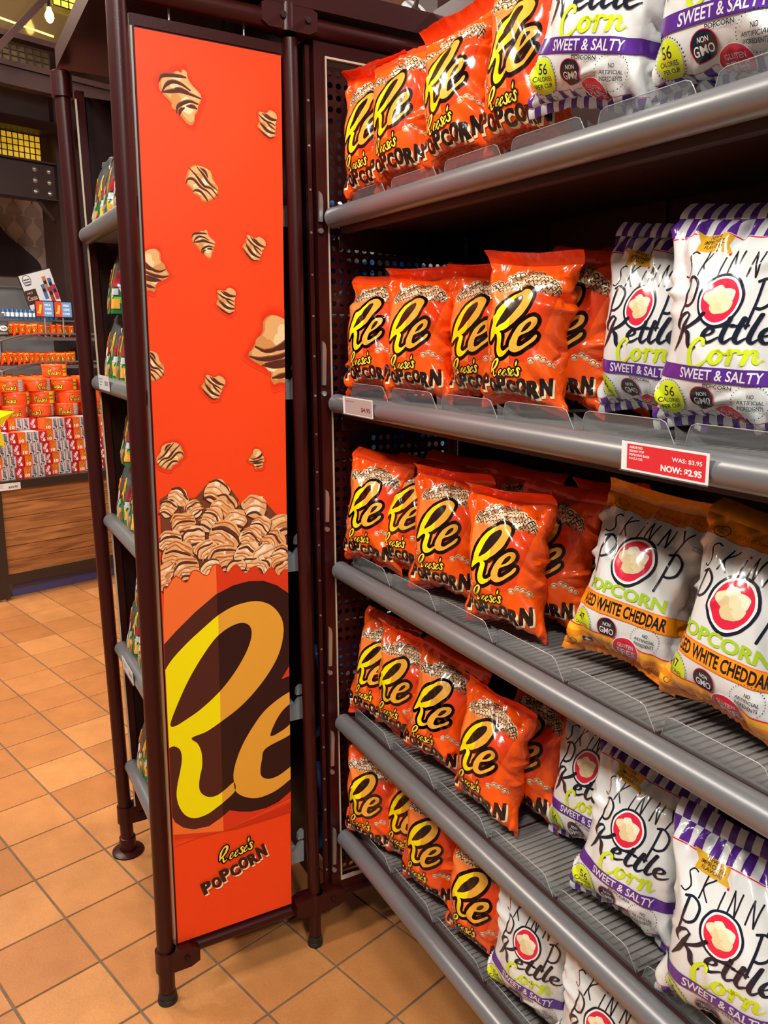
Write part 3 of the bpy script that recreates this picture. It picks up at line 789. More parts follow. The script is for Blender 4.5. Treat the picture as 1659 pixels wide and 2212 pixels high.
def art_kettle():
    a = Art(); W = KW * .72
    for k in range(-9, 10): a.add(poly_tris(rect(k * .0212 - .0055, .236, k * .0212 + .0055, KH)), PUR, 1)
    a.add(poly_tris(rect(-W, .2335, W, .2352)), RED, 1)
    a.add(poly_tris([(-.066, .238), (-.016, .234), (-.018, .222), (-.010, .213), (-.060, .216), (-.058, .226)]), (214, 164, 38))
    for i, s_ in enumerate(('NEW &', 'IMPROVED', 'FLAVOR!')): a.add(text(s_, -.038, .2325 - i * .006, (.018, .032, .026)[i], .0048, rot=-.07, bold=.015), (60, 40, 20))
    pop_logo(a, .1860, .1570, .92, 1.05)
    a.add(text('NATURALLY', .072, .2150, .016, .002), NAVY); a.add(text('GLUTEN FREE', .072, .2115, .016, .002), NAVY)
    script_word(a, 'Kettle', .000, .1250, .130, .046, NAVY, .05)
    script_word(a, 'Corn', .010, .1010, .088, .036, LIME, .05)
    a.add(poly_tris(rect(-W, .0665, W, .0845)), (60, 34, 96)); a.add(poly_tris(rect(-W, .0672, W, .0838)), PUR)
    a.add(text('SWEET & SALTY', .006, .0755, .098, .0125, shear=.12, bold=.015), WHT)
    a.add(text('POPCORN', .006, .0620, .034, .0050, bold=.01), NAVY)
    badge_sun(a, -.062, .041, .0205, '56'); badges(a, .0450)
    a.add(poly_tris(rect(-W, .0195, W, .0205)), RED, 1)
    for k in range(-9, 10): a.add(poly_tris(rect(k * .0212 - .0048, .002, k * .0212 + .0048, .0192)), PUR, 1)
    a.add(text('NET WT 5.3 OZ (150g)', .046, .0075, .062, .0058), (40, 36, 46))
    for x in (-.075, -.058): a.add(outline(disc(x, .010, .0045, n=14), .0007), (60, 56, 66))
    return a
def art_cheddar():
    a = Art(); W = KW * .72
    a.add(poly_tris(rect(-W, .236, W, KH)), CHD, 1); a.add(poly_tris(rect(-W, .2345, W, .236)), (240, 96, 40), 1)
    a.add(text('PURE POPPED PERFECTION', .005, .2445, .115, .0060), (214, 70, 24))
    a.add(outline(disc(-.072, .243, .010, .0085), .0010), (70, 40, 40)); a.add(text('GLUTEN', -.072, .245, .013, .003), (70, 40, 40)); a.add(text('FREE', -.072, .2405, .010, .003), (70, 40, 40))
    pop_logo(a, .1950, .1610, 1.0, 1.22)
    a.add(text('NATURALLY', .072, .2080, .016, .002), NAVY); a.add(text('GLUTEN FREE', .072, .2045, .016, .002), NAVY)
    a.add(text('POPCORN', -.006, .1155, .130, .0185, bold=.035), (170, 204, 40))
    a.add(poly_tris(rect(-W, .0765, W, .1030)), (244, 110, 34)); a.add(poly_tris(rect(-W, .0778, W, .1017)), CHD)
    a.add(text('AGED WHITE CHEDDAR', -.004, .0898, .140, .0190, bold=.035), (30, 24, 26))
    badge_sun(a, -.064, .0500, .0205, '47'); badges(a, .0570)
    def wave(y0, y1, c):
        xs = np.linspace(-W, W, 28); f = lambda y: [(x, y + .006 * math.cos(x / .06) * (y > .004) - .014 * (x + .03)) for x in xs]
        a.add(poly_tris(f(y1) + f(y0)[::-1]), c)
    for y0, y1, c in ((.0385, .0405, RED), (.0290, .0385, (252, 182, 40)), (.0200, .0290, (248, 140, 24)), (.0110, .0200, (252, 182, 40)), (-.02, .0110, (248, 140, 24))): wave(y0, y1, c)
    badges_n = a.n
    cx, cy = .018, .031
    a.add(poly_tris(disc(cx, cy, .0225)), (250, 248, 246)); a.add(poly_tris(disc(cx, cy, .0215)), RED)
    a.add(text('GLUTEN', cx, cy + .0085, .025, .0065, bold=.01), WHT); a.add(text('FREE', cx, cy - .0045, .031, .0125, bold=.02), WHT)
    a.add(text('NET WT 4.4 OZ (125g)', .040, .0070, .070, .0062), (50, 30, 20))
    a.add(poly_tris(rect(-.068, .012, -.050, .022)), (30, 30, 34)); a.add(poly_tris([(-.066, .014), (-.059, .021), (-.052, .014)]), WHT)
    for x in (-.090, -.080): a.add(outline(disc(x, .017, .004, n=12), .0009), (150, 70, 20))
    return a
# ------------------------------------------------------------------ setting: floor, ceiling, walls
LEAN = .0217                       # the shelving leans a little towards the aisle
def ly(y0, z): return y0 - LEAN * z
def see(p):
    q = CAMR.T @ (np.array(p, float) - EYE)
    if q[2] > -.05: return None
    return 829.5 + 1715 * q[0] / -q[2], 1106 - 1715 * q[1] / -q[2]

def tile_material():
    m = bpy.data.materials.new('quarry_tile'); m.use_nodes = True
    nt = m.node_tree; b = nt.nodes['Principled BSDF']
    b.inputs['Roughness'].default_value = .46; b.inputs['Specular IOR Level'].default_value = .4
    oi = nt.nodes.new('ShaderNodeObjectInfo'); tc = nt.nodes.new('ShaderNodeTexCoord'); geo = nt.nodes.new('ShaderNodeNewGeometry')
    wn = nt.nodes.new('ShaderNodeTexWhiteNoise'); wn.noise_dimensions = '3D'
    sn = nt.nodes.new('ShaderNodeVectorMath'); sn.operation = 'ADD'
    nt.links.new(oi.outputs['Location'], sn.inputs[0]); nt.links.new(sn.outputs[0], wn.inputs['Vector'])
    r1 = nt.nodes.new('ShaderNodeValToRGB'); e = r1.color_ramp.elements
    e[0].position = 0; e[0].color = (*lin((174, 110, 58)), 1); e[1].position = 1; e[1].color = (*lin((198, 134, 76)), 1)
    k = r1.color_ramp.elements.new(.5); k.color = (*lin((186, 120, 65)), 1)
    nt.links.new(wn.outputs['Value'], r1.inputs[0])
    n = nt.nodes.new('ShaderNodeTexNoise'); n.inputs['Scale'].default_value = 9; n.inputs['Detail'].default_value = 8; n.inputs['Roughness'].default_value = .65
    nt.links.new(geo.outputs['Position'], n.inputs['Vector'])
    mr = nt.nodes.new('ShaderNodeMapRange'); mr.inputs['From Min'].default_value = .3; mr.inputs['From Max'].default_value = .7
    mr.inputs['To Min'].default_value = .86; mr.inputs['To Max'].default_value = 1.12
    nt.links.new(n.outputs['Fac'], mr.inputs['Value'])
    n2 = nt.nodes.new('ShaderNodeTexNoise'); n2.inputs['Scale'].default_value = 160; n2.inputs['Detail'].default_value = 4
    nt.links.new(geo.outputs['Position'], n2.inputs['Vector'])
    mr2 = nt.nodes.new('ShaderNodeMapRange'); mr2.inputs['From Min'].default_value = .25; mr2.inputs['From Max'].default_value = .75
    mr2.inputs['To Min'].default_value = .90; mr2.inputs['To Max'].default_value = 1.08
    nt.links.new(n2.outputs['Fac'], mr2.inputs['Value'])
    mm = nt.nodes.new('ShaderNodeMath'); mm.operation = 'MULTIPLY'
    nt.links.new(mr.outputs[0], mm.inputs[0]); nt.links.new(mr2.outputs[0], mm.inputs[1])
    sc = nt.nodes.new('ShaderNodeVectorMath'); sc.operation = 'SCALE'
    nt.links.new(r1.outputs[0], sc.inputs[0]); nt.links.new(mm.outputs[0], sc.inputs['Scale'])
    nt.links.new(sc.outputs[0], b.inputs['Base Color'])
    bp = nt.nodes.new('ShaderNodeBump'); bp.inputs['Strength'].default_value = .25; bp.inputs['Distance'].default_value = .0012
    nt.links.new(n2.outputs['Fac'], bp.inputs['Height']); nt.links.new(bp.outputs[0], b.inputs['Normal'])
    return m
M_TILE = tile_material()
M_GROUT = mat('grout', (106, 92, 74), rough=.85, var=.18, vscale=30)
fl = MB().box((-9, -3, -.05), (2.5, 6, -.0035)).build('floor', M_GROUT)
tag(fl, 'orange terracotta tiled shop floor with grey grout joints', kind='structure')
TP = .2075; TA = math.radians(15.2); TO = (-1.6665, .4814)
te1 = (math.cos(TA), math.sin(TA)); te2 = (-math.sin(TA), math.cos(TA))
def tile_mb(mb, cx, cy, rot=0):
    h = TP / 2 - .0030; b = .0012; vs = []
    for q, z in ((h, -.004), (h, -b), (h - b, 0)):
        for i, j in ((-1, -1), (1, -1), (1, 1), (-1, 1)):
            x = q * i; y = q * j
            vs.append((cx + te1[0] * x + te2[0] * y, cy + te1[1] * x + te2[1] * y, z))
    fs = [(8, 9, 10, 11)] + [(a + l * 4, (a + 1) % 4 + l * 4, (a + 1) % 4 + 4 + l * 4, a + 4 + l * 4) for l in (0, 1) for a in range(4)]
    mb.add(vs, fs)
tm = MB(); tile_mb(tm, 0, 0); tile_me = tm.mesh('floor_tile')
cand = []
for i in range(-40, 16):
    for j in range(-24, 26):
        x = TO[0] + te1[0] * TP * (i + .5) + te2[0] * TP * (j + .5); y = TO[1] + te1[1] * TP * (i + .5) + te2[1] * TP * (j + .5)
        if not (-8.5 < x < 2 and -2.6 < y < 5): continue
        q = see((x, y, 0)); vis = q is not None and -140 < q[0] < 1250 and 1150 < q[1] < 2420 and y < 1.6
        cand.append((not vis, math.hypot(x, y), x, y))
cand.sort()
far = MB()
for k, (nv_, d_, x, y) in enumerate(cand):
    if k < 290 and not nv_: link('floor_tile', tile_me, M_TILE, fl, (x, y, 0))
    else: tile_mb(far, x, y)
fo = far.build('floor_tile_field', M_TILE, fl); fo['kind'] = 'stuff'

M_CEIL = mat('ceiling_plaster', (206, 186, 176), rough=.8)
o = MB().box((-9, -3, 3.75), (2.5, 6, 3.85)).build('ceiling', M_CEIL); tag(o, 'pale pinkish shop ceiling', kind='structure')

# ------------------------------------------------------------------ the maroon tube rack
rack = thing('display_rack', 'dark maroon tube-frame display rack holding the tall orange poster', 'display rack', (-1.614, .343, 0))
RX, RY = -1.614, .343
def rp(mb, name, material=M_BROWN, smooth=True, par=None):
    o = mb.build(name, material, par or rack, smooth)
    o.location = (-RX, -RY, 0) if par is None else (0, 0, 0)
    return o
rp(MB().tube([(RX, RY, .03), (RX, RY, 2.16)], .0185, 24), 'post')
rp(MB().tube([(RX, .721, .03), (RX, ly(.721, 2.10), 2.10)], .0155, 24), 'post')
rp(MB().tube([(-2.224, .379, .02), (-2.224, ly(.379, 2.145), 2.145)], .019, 24), 'post')
rp(MB().tube([(-2.224, .760, .02), (-2.224, ly(.760, 2.145), 2.145)], .017, 20), 'post')
# flat side rail beside the front post, bright edge strip of the poster frame
for x, y, r0, r1, z in ((RX, RY, .0195, .0225, 0), (RX, .721, .0165, .019, 0)):
    f = MB().lathe([(r0 - .002, .004), (r1, .004), (r1, .012), (r0, .016), (r1 - .001, .020), (r0, .026), (r0, .032)], (x, y, -.004), 24)
    rp(f, 'rubber_foot', M_RUBBER)
f = MB().lathe([(.046, 0), (.046, .005), (.040, .008), (.024, .010), (.0235, .05), (.020, .052)], (-2.224, .379, 0), 32)
rp(f, 'foot_flange')
rp(MB().lathe([(.0245, 0), (.0245, .055), (.019, .06)], (-2.224, ly(.379, 2.1), 2.085), 24), 'post_cap')
def clamp(c, d, half, r, h, bolts):
    """pressed tube clamp: sleeve round the post with flat cheeks along the bar"""
    c = Vector(c); d = Vector(d).normalized(); s = d.cross(Vector((0, 0, 1)))
    mb = MB(); mb.tube([c - Vector((0, 0, h / 2)), c + Vector((0, 0, h / 2))], r, 24)
    cl = rp(mb, 'clamp')
    mb = MB()
    pts = [(0, -h / 2), (half * .72, -h / 2), (half, -h * .32), (half, h * .32), (half * .72, h / 2), (0, h / 2)]
    mb.prism([c + d * a + Vector((0, 0, b)) + s * (r * .92) for a, b in pts], s * (-2 * r * .92))
    k = mb.build('clamp_cheek', M_BROWN, cl, False)
    for b in bolts:
        q = c + d * b + s * (r * .90)
        bm_ = MB(); bm_.tube([q, q + s * .006], .0062, 16); bm_.tube([q + s * .006, q + s * .0062], .003, 6)
        bm_.build('bolt', M_DARK, cl, True)
    return cl
clamp((RX, RY, .112), (0, 1, 0), .075, .0235, .052, (.045,))
clamp((RX, .719, .128), (0, 1, 0), .078, .0215, .050, (.045,))
clamp((RX, .719, .128), (0, -1, 0), .055, .0212, .048, ())
clamp((-2.224, .377, .128), (0, 1, 0), .075, .0235, .052, (.045,))
clamp((RX, .665, 2.133), (0, 1, 0), .062, .0235, .050, (-.012, .040))
clamp((RX, .665, 2.133), (0, -1, 0), .055, .0233, .048, ())
rp(MB().tube([(RX - .006, RY, .118), (RX - .006, .655, .118)], .0145, 16), 'crossbar')
rp(MB().tube([(RX, .72, .128), (RX, 1.13, .128)], .0135, 16), 'crossbar')
rp(MB().tube([(-2.224, .379, .128), (-2.224, .757, .128)], .0125, 16), 'crossbar')
rp(MB().tube([(RX, RY, 2.128), (RX, 1.07, 2.128)], .0185, 20), 'crossbar')
rp(MB().box((-2.245, .326, 2.155), (-1.592, 1.03, 2.200)), 'canopy', M_BROWN, False)
rp(MB().box((-1.592, .998, 2.150), (.30, 1.03, 2.205)), 'header_rail', M_BROWN, False)
# divider in the middle of the left bay, end panel at its far side
rp(MB().box((-2.20, .545, .14), (-1.64, .552, 2.13)), 'back_panel', M_DARK, False)
q = []
for z0, z1, y0, y1, dx in ((.14, 2.10, .405, .425, 0), (.14, 2.10, .715, .735, 0)):
    rp(MB().prism([(-2.215, ly(y0, z0), z0), (-2.215, ly(y1, z0), z0), (-2.215, ly(y1, z1), z1), (-2.215, ly(y0, z1), z1)], (.018, 0, 0)), 'panel_stile', M_BROWN, False)
rp(MB().prism([(-2.212, ly(.42, .15), .15), (-2.212, ly(.72, .15), .15), (-2.212, ly(.72, 2.09), 2.09), (-2.212, ly(.42, 2.09), 2.09)], (.006, 0, 0)), 'end_panel', M_DARK, False)
rp(MB().prism([(-2.198, ly(.402, .16), .16), (-2.198, ly(.406, .16), .16), (-2.198, ly(.406, 2.08), 2.08), (-2.198, ly(.402, 2.08), 2.08)], (.004, 0, 0)), 'trim_strip', M_CREAM, False)
rp(MB().box((-2.20, .738, .14), (-1.66, .744, 2.13)), 'back_panel', M_DARK, False)
rp(MB().box((-1.868, .744, .14), (-1.862, 1.16, 2.13)), 'back_panel', M_DARK, False)
# hinge strip and stile of the perforated end panel
def lprism(y0, y1, z0, z1, x0, x1):
    return MB().prism([(x0, ly(y0, z0), z0), (x0, ly(y1, z0), z0), (x0, ly(y1, z1), z1), (x0, ly(y0, z1), z1)], (x1 - x0, 0, 0))
rp(lprism(.7560, .7655, .15, 2.10, -1.632, -1.620), 'hinge_strip', M_BROWN, False)
pan = rp(lprism(.7700, .7940, .14, 2.105, -1.634, -1.608), 'panel_frame', M_BROWN, False)
for y0, y1, z0, z1 in ((.794, 1.135, 2.082, 2.105), (.794, 1.135, .14, .165), (1.115, 1.135, .165, 2.082)):
    lprism(y0, y1, z0, z1, -1.634, -1.608).build('frame_bar', M_BROWN, pan)
tr = lprism(.7945, .7975, .166, 2.080, -1.613, -1.6055); tr2 = lprism(.7975, 1.115, 2.076, 2.080, -1.613, -1.6055); tr3 = lprism(.7975, 1.115, .166, .173, -1.613, -1.6055)
for t in (tr, tr2, tr3): t.build('trim_strip', M_CREAM, pan)
# perforated sheet, each hole cut out
def perforated():
    mb = MB(); py, pz, r = .0192, .0230, .0062; y0, y1, z0, z1 = .7975, 1.115, .172, 2.076
    ny = int((y1 - y0) / py); nz = int((z1 - z0) / pz); oy = y0 + ((y1 - y0) - ny * py) / 2; oz = z0 + ((z1 - z0) - nz * pz) / 2
    X = -1.622; n = 12
    for i in range(ny):
        for j in range(nz):
            cy, cz = oy + (i + .5) * py, oz + (j + .5) * pz; vs = []
            for k in range(n):
                t = 2 * math.pi * k / n; vs.append((X, ly(cy + r * math.cos(t), cz), cz + r * math.sin(t)))
            for k in range(n):
                t = 2 * math.pi * k / n; c, s = math.cos(t), math.sin(t); m = max(abs(c) / (py / 2), abs(s) / (pz / 2))
                yy, zz = cy + c / m, cz + s / m
                vs.append((X, ly(yy, cz), zz))
            for k in range(n):
                t = 2 * math.pi * k / n; vs.append((X - .002, ly(cy + r * math.cos(t), cz), cz + r * math.sin(t)))
            fs = []
            for k in range(n):
                l = (k + 1) % n
                fs.append((k, n + k, n + l, l)); fs.append((2 * n + k, k, l, 2 * n + l))
            mb.add(vs, fs)
            # corners of the cell
            cs = [(cy + a * py / 2, cz + b * pz / 2) for a, b in ((1, 1), (-1, 1), (-1, -1), (1, -1))]
            base = len(mb.v) - 3 * n
            for (yy, zz), ang in zip(cs, (45, 135, 225, 315)):
                k = int(ang / 30); mb.v.append((X, ly(yy, cz), zz)); mb.f.append((base + n + k, len(mb.v) - 1, base + n + (k + 1) % n)); mb.c.append(None)
    return mb
perforated().build('perforated_sheet', M_BROWN, pan)
# bright keyhole clips and pins along the hinge
for px, py, L in ((685, 405, 52), (690, 740, 88), (688, 1040, 60), (705, 1385, 95), (713, 1625, 80), (718, 1870, 84)):
    pass
for z, L in ((1.790, .060), (1.468, .095), (1.15, .075), (.810, .100), (.545, .095), (.275, .105)):
    mb = MB(); x = -1.606; y = ly(.7750, z)
    prof = [(-.0035, -L / 2), (.0045, -L / 2), (.0055, L / 2 - .02), (.003, L / 2 - .006), (-.0035, L / 2)]
    mb.prism([(x, y + a, z + b) for a, b in prof], (.007, 0, 0)); mb.build('clip', M_STEEL, pan)
    MB().tube([(x - .001, y + .001, z - L / 2 - .018), (x + .006, y + .001, z - L / 2 - .018)], .0055, 14).build('clip_pin', M_STEEL, pan, True)
for k in range(22):
    z = .2 + k * .0855; MB().tube([(-1.6225, ly(.7605, z), z), (-1.618, ly(.7605, z), z)], .0025, 8).build('rivet', M_STEEL, pan, True)
# back wall of the popcorn bay
rp(MB().prism([(-1.60, ly(1.13, .14), .14), (.30, ly(1.13, .14), .14), (.30, ly(1.13, 2.15), 2.15), (-1.60, ly(1.13, 2.15), 2.15)], (0, .012, 0)), 'bay_back', M_DARK, False)
for k in range(1, 7):
    x = -1.6 + k * .30; rp(MB().prism([(x, ly(1.1285, .14), .14), (x + .006, ly(1.1285, .14), .14), (x + .006, ly(1.1285, 2.15), 2.15), (x, ly(1.1285, 2.15), 2.15)], (0, -.003, 0)), 'seam_strip', M_BROWN, False)
rp(MB().tube([(.30, .79, .03), (.30, ly(.79, 2.15), 2.15)], .0185, 20), 'post')
rp(MB().tube([(.30, 1.10, .03), (.30, ly(1.10, 2.15), 2.15)], .0185, 20), 'post')
rp(MB().tube([(.30, .79, .128), (.30, 1.10, .128)], .0135, 14), 'crossbar')

# ------------------------------------------------------------------ poster
PY0, PY1, PZ0, PZ1 = .3729, .6571, .1412, 2.0674
pos = thing('poster_panel', 'tall orange poster of chocolate-drizzled popcorn in a maroon frame', 'poster', (-1.614, .515, PZ0))
def pp(mb, name, material, par=None, smooth=False):
    o = mb.build(name, material, par or pos, smooth)
    if par is None: o.location = (1.614, -.515, -PZ0)
    return o
fr = pp(MB().box((-1.640, .3655, .128), (-1.6195, .660, 2.092)), 'frame', M_BROWN)
for y, z in ((.44, 0), (.585, 0)):
    pp(MB().tube([(-1.626, y, 2.09), (-1.626, y, 2.125)], .0022, 8), 'hanger', M_STEEL, None, True)
pp(MB().box((-1.6195, .3655, .14), (-1.6150, .3690, 2.07)), 'edge_strip', M_STEEL)
pp(MB().box((-1.6195, .374, 2.072), (-1.6172, .656, 2.076)), 'frame_groove', M_BROWN)
sh = pp(MB().box((-1.6190, PY0, PZ0), (-1.6145, PY1, PZ1), (250, 71, 20)), 'sheet', M_POSTER)
def art_poster():
    a = Art()
    C_ = np.array([-1.614]); 
    def pl(x, y):                       # photograph trace -> poster plane, metres from its lower left corner
        d = CAMR @ np.array([x - 829.5, -(y - 1106), -1715.0]); t = (-1.614 - EYE[0]) / d[0]; p = EYE + d * t
        return p[1] - PY0, p[2] - PZ0
    K = lambda kind, cx, cy, w, h, **kw: add_kernel(a, kind, *pl(cx, cy), *_half(cx, cy, w, h), **kw)
    def _half(cx, cy, w, h):
        p0, p1 = pl(cx - w / 2, cy), pl(cx + w / 2, cy); q0, q1 = pl(cx, cy - h / 2), pl(cx, cy + h / 2)
        return (p1[0] - p0[0]) / 2, (q0[1] - q1[1]) / 2
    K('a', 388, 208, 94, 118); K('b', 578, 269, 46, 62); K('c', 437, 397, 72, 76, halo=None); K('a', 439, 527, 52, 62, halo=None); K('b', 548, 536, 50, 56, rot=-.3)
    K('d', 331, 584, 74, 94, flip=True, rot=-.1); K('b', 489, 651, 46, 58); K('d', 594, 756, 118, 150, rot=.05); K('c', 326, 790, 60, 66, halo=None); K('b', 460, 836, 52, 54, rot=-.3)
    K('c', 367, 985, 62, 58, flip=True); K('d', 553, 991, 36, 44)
    # the heap and the paper box
    def Lp(L): return [pl(340 + x / 5.352, 1020 + y / 5.352) for x, y in L]
    rng = random.Random(21)
    heap = Lp([(22, 325), (85, 280), (175, 210), (270, 220), (330, 300), (430, 300), (500, 230), (560, 150), (690, 128), (840, 185), (940, 320), (900, 410), (1060, 320), (1180, 290), (1260, 360), (1370, 480), (1520, 545), (1530, 1250), (70, 1340)])
    a.add(poly_tris(heap), (120, 62, 34))
    big = [(230, 300, 130, .2), (690, 230, 150, .1), (120, 420, 110, 1), (420, 420, 110, 2), (760, 400, 150, .5), (1130, 400, 150, -.5), (1400, 620, 150, .4), (300, 600, 150, .3), (620, 560, 150, 1.0),
           (900, 560, 140, .4), (1180, 640, 130, .9), (150, 800, 140, .1), (420, 760, 140, 1.2), (780, 760, 210, .4), (1080, 760, 130, -.4), (1330, 820, 150, .2), (250, 960, 190, .6), (560, 900, 130, .2),
           (760, 980, 180, .1), (1040, 960, 150, .8), (1230, 940, 140, .2), (1450, 960, 130, .5), (120, 1180, 160, .4), (330, 1110, 160, .7), (620, 1100, 120, .2), (1060, 1080, 120, .3), (1250, 1100, 120, 0), (1430, 1080, 130, .9), (900, 1100, 110, .3), (80, 1290, 90, .1)]
    for x, y, r, rt in big:
        (cx, cy), = Lp([(x, y)]); rr = (Lp([(x + r, y)])[0][0] - cx)
        k = kernel_loop(rr, rr * .86, rng, 11, .16)
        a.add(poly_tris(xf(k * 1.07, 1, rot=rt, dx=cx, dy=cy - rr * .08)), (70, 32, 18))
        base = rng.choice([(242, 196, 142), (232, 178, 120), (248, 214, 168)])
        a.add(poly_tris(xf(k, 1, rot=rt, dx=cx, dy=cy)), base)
        for _ in range(6):
            q = kernel_loop(rr * rng.uniform(.2, .42), rr * rng.uniform(.16, .3), rng, 8, .2); an, dd = rng.uniform(0, 6.28), rng.uniform(.1, .55) * rr
            a.add(poly_tris(xf(q, 1, rot=rng.uniform(0, 3), dx=cx + dd * math.cos(an), dy=cy + dd * math.sin(an) + rr * .1)), rng.choice([(252, 226, 184), (222, 160, 100), (248, 206, 154), (206, 138, 84), (254, 238, 210)]))
        ns = rng.randint(3, 6); dirn = rng.uniform(-.9, .9)
        for q in range(ns):
            o = (q - (ns - 1) / 2) * rr * 1.7 / ns
            pl_ = [(-rr * .86, o - rr * .14), (-rr * .4, o + rr * rng.uniform(.1, .3)), (rr * .1, o + rr * rng.uniform(.05, .2)), (rr * .55, o + rr * rng.uniform(-.2, .1)), (rr * .86, o - rr * .26)]
            wv = rr * rng.uniform(.10, .17); dark = q % 3 == 0
            a.add(xf(stroke(pl_, [wv * .7, wv * 1.5, wv * 1.4, wv * .7], 4), 1, rot=dirn, dx=cx, dy=cy - wv * .35), (74, 34, 20) if dark else (176, 96, 48))
            a.add(xf(stroke(pl_, [wv * .5, wv, wv, wv * .5], 4), 1, rot=dirn, dx=cx, dy=cy), (104, 50, 30) if dark else (240, 166, 96))
            if not dark: a.add(xf(stroke(pl_[1:4], wv * .28, 3), 1, rot=dirn, dx=cx, dy=cy + wv * .22), (252, 206, 150))
    rim = [(70, 1335), (110, 1330), (150, 1260), (200, 1205), (250, 1215), (300, 1262), (345, 1258), (390, 1150), (440, 1130), (490, 1150), (540, 1188), (590, 1175), (625, 1090), (672, 1058), (715, 1075), (755, 1145), (795, 1158), (840, 1125), (880, 1075), (925, 1075),
           (970, 1140), (1020, 1165), (1060, 1120), (1110, 1088), (1150, 1095), (1190, 1165), (1230, 1175), (1280, 1115), (1330, 1105), (1370, 1175), (1410, 1190), (1450, 1135), (1500, 1120), (1540, 1150)]
    rs = Lp(smooth_open(rim, 3)); 
    def bx(x, y): return pl(340 + x / 3.071, 1200 + y / 3.071)
    apex = Lp([(672, 1058)])[0]; foot = bx(436, 1822)
    left = [p for p in rs if p[0] <= apex[0]] + [apex, foot, bx(135, 1846), bx(100, 1850), bx(30, 1000)]
    right = [apex] + [p for p in rs if p[0] > apex[0]] + [bx(900, 1560), bx(885, 1600), foot]
    l = a.n + 1
    a.add(poly_tris(left), (250, 116, 48), l); a.add(poly_tris(right), (222, 58, 22), l)
    a.add(ribbon(rs, .0022), (196, 52, 20))
    # ground shade printed under the box
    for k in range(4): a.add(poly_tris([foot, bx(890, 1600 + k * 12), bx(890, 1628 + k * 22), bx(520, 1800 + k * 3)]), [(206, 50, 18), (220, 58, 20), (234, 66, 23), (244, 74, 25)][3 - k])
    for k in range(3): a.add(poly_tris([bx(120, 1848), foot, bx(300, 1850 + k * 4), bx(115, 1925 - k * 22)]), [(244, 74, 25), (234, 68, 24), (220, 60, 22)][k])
    # giant letters with their dark surround: inner trace plus hand-traced outside
    g = lambda L: np.array([bx(x, -y) for x, y in np.array(L)])
    dark = [(30, 600), (120, 500), (250, 370), (385, 255), (500, 195), (600, 168), (700, 165), (790, 195), (870, 250), (960, 330), (960, 640), (880, 715), (818, 817), (860, 800), (960, 770), (960, 1490), (880, 1560), (800, 1630), (720, 1670), (620, 1694), (540, 1694), (475, 1685), (420, 1735), (340, 1790), (240, 1812), (170, 1800), (115, 1765), (30, 1600)]
    dl = np.array([bx(x, y) for x, y in dark])
    lo, hi = split_cols(poly_tris(dl), (bx(388, 100), bx(436, 1822)))
    l = a.n + 1
    a.add(lo, (82, 36, 26), l); a.add(hi, (50, 20, 14), l)
    for o_, i_ in re_loops(8):
        t1, t2 = split_cols(poly_tris(g(o_), g(i_)), (bx(396, 200), bx(432, 1800)))
        if len(t1): a.add(t1, (253, 238, 0), l + 2)
        if len(t2): a.add(t2, (236, 168, 54), l + 2)
    c0 = pl(508, 1838); c1 = pl(506, 1878)
    add_reeses(a, c0[0], c0[1] + .004, .085, rot=.20, dark=(56, 22, 14))
    add_popcorn_word(a, c1[0], c1[1] + .002, .168, .036, rot=.335, dark=(60, 26, 18), cream=(250, 224, 170), sh=.07)
    return a
me = flat_art_mesh('poster_print', art_poster(), (-1.6145, PY0, PZ0), (0, 1, 0), (0, 0, 1), (1, 0, 0), clip=(0, 0, PY1 - PY0, PZ1 - PZ0))
o = link('printed_picture', me, M_POSTER, sh)

# ------------------------------------------------------------------ popcorn shelves
SHELF = [(1.768, 'top shelf above eye level'), (1.381, 'second shelf with the red price card'), (.998, 'third shelf holding the cheddar bags'), (.615, 'fourth shelf with ribbed grey mat'), (.300, 'lowest shelf near the floor')]
RAILY0 = .7985
XL, XR = -1.588, .27
decks = []
def make_tray(z, x, wid, yr, depth, label, grp):
    """clear pusher tray: ribbed base with a low front lip"""
    t = thing('shelf_tray', label, 'tray', (x + wid / 2, yr, z), 0, grp)
    b = MB(); b.box((-wid / 2 + .002, .030, 0), (wid / 2 - .002, depth, .002))
    n = int(wid / .0125)
    for k in range(n):
        xx = -wid / 2 + .008 + k * (wid - .016) / (n - 1); b.box((xx - .0016, .034, .002), (xx + .0016, depth, .0048))
    b.build('ribbed_base', M_MAT, t)
    m = MB(); h = .036; y = .026
    f = [(-wid / 2 + .004, y, 0), (wid / 2 - .004, y, 0), (wid / 2 - .014, y - .006, h - .010), (wid / 2 - .018, y - .007, h - .003), (wid / 2 - .026, y - .0075, h), (-wid / 2 + .026, y - .0075, h), (-wid / 2 + .018, y - .007, h - .003), (-wid / 2 + .014, y - .006, h - .010)]
    m.prism(f, (0, .0016, 0))
    lip = m.build('front_lip', M_CLEAR, t)
    m = MB()
    for a in range(3, 7): pass
    e = [Vector(p) + Vector((0, .0008, 0)) for p in f[1:]] + [Vector(f[0]) + Vector((0, .0008, 0))]
    m.tube(e, .0006, 6); m.build('lip_edge', mat('acrylic_edge', (170, 168, 166), rough=.12, spec=.8), lip, True)
    for sx in (-1, 1):
        x0 = sx * (wid / 2 - .004)
        MB().prism([(x0, y, 0), (x0, y + .05, 0), (x0 - sx * .003, y + .012, .022), (x0 - sx * .006, y, .030)], (.0012, 0, 0)).build('side_wing', M_CLEAR, t)
    return t
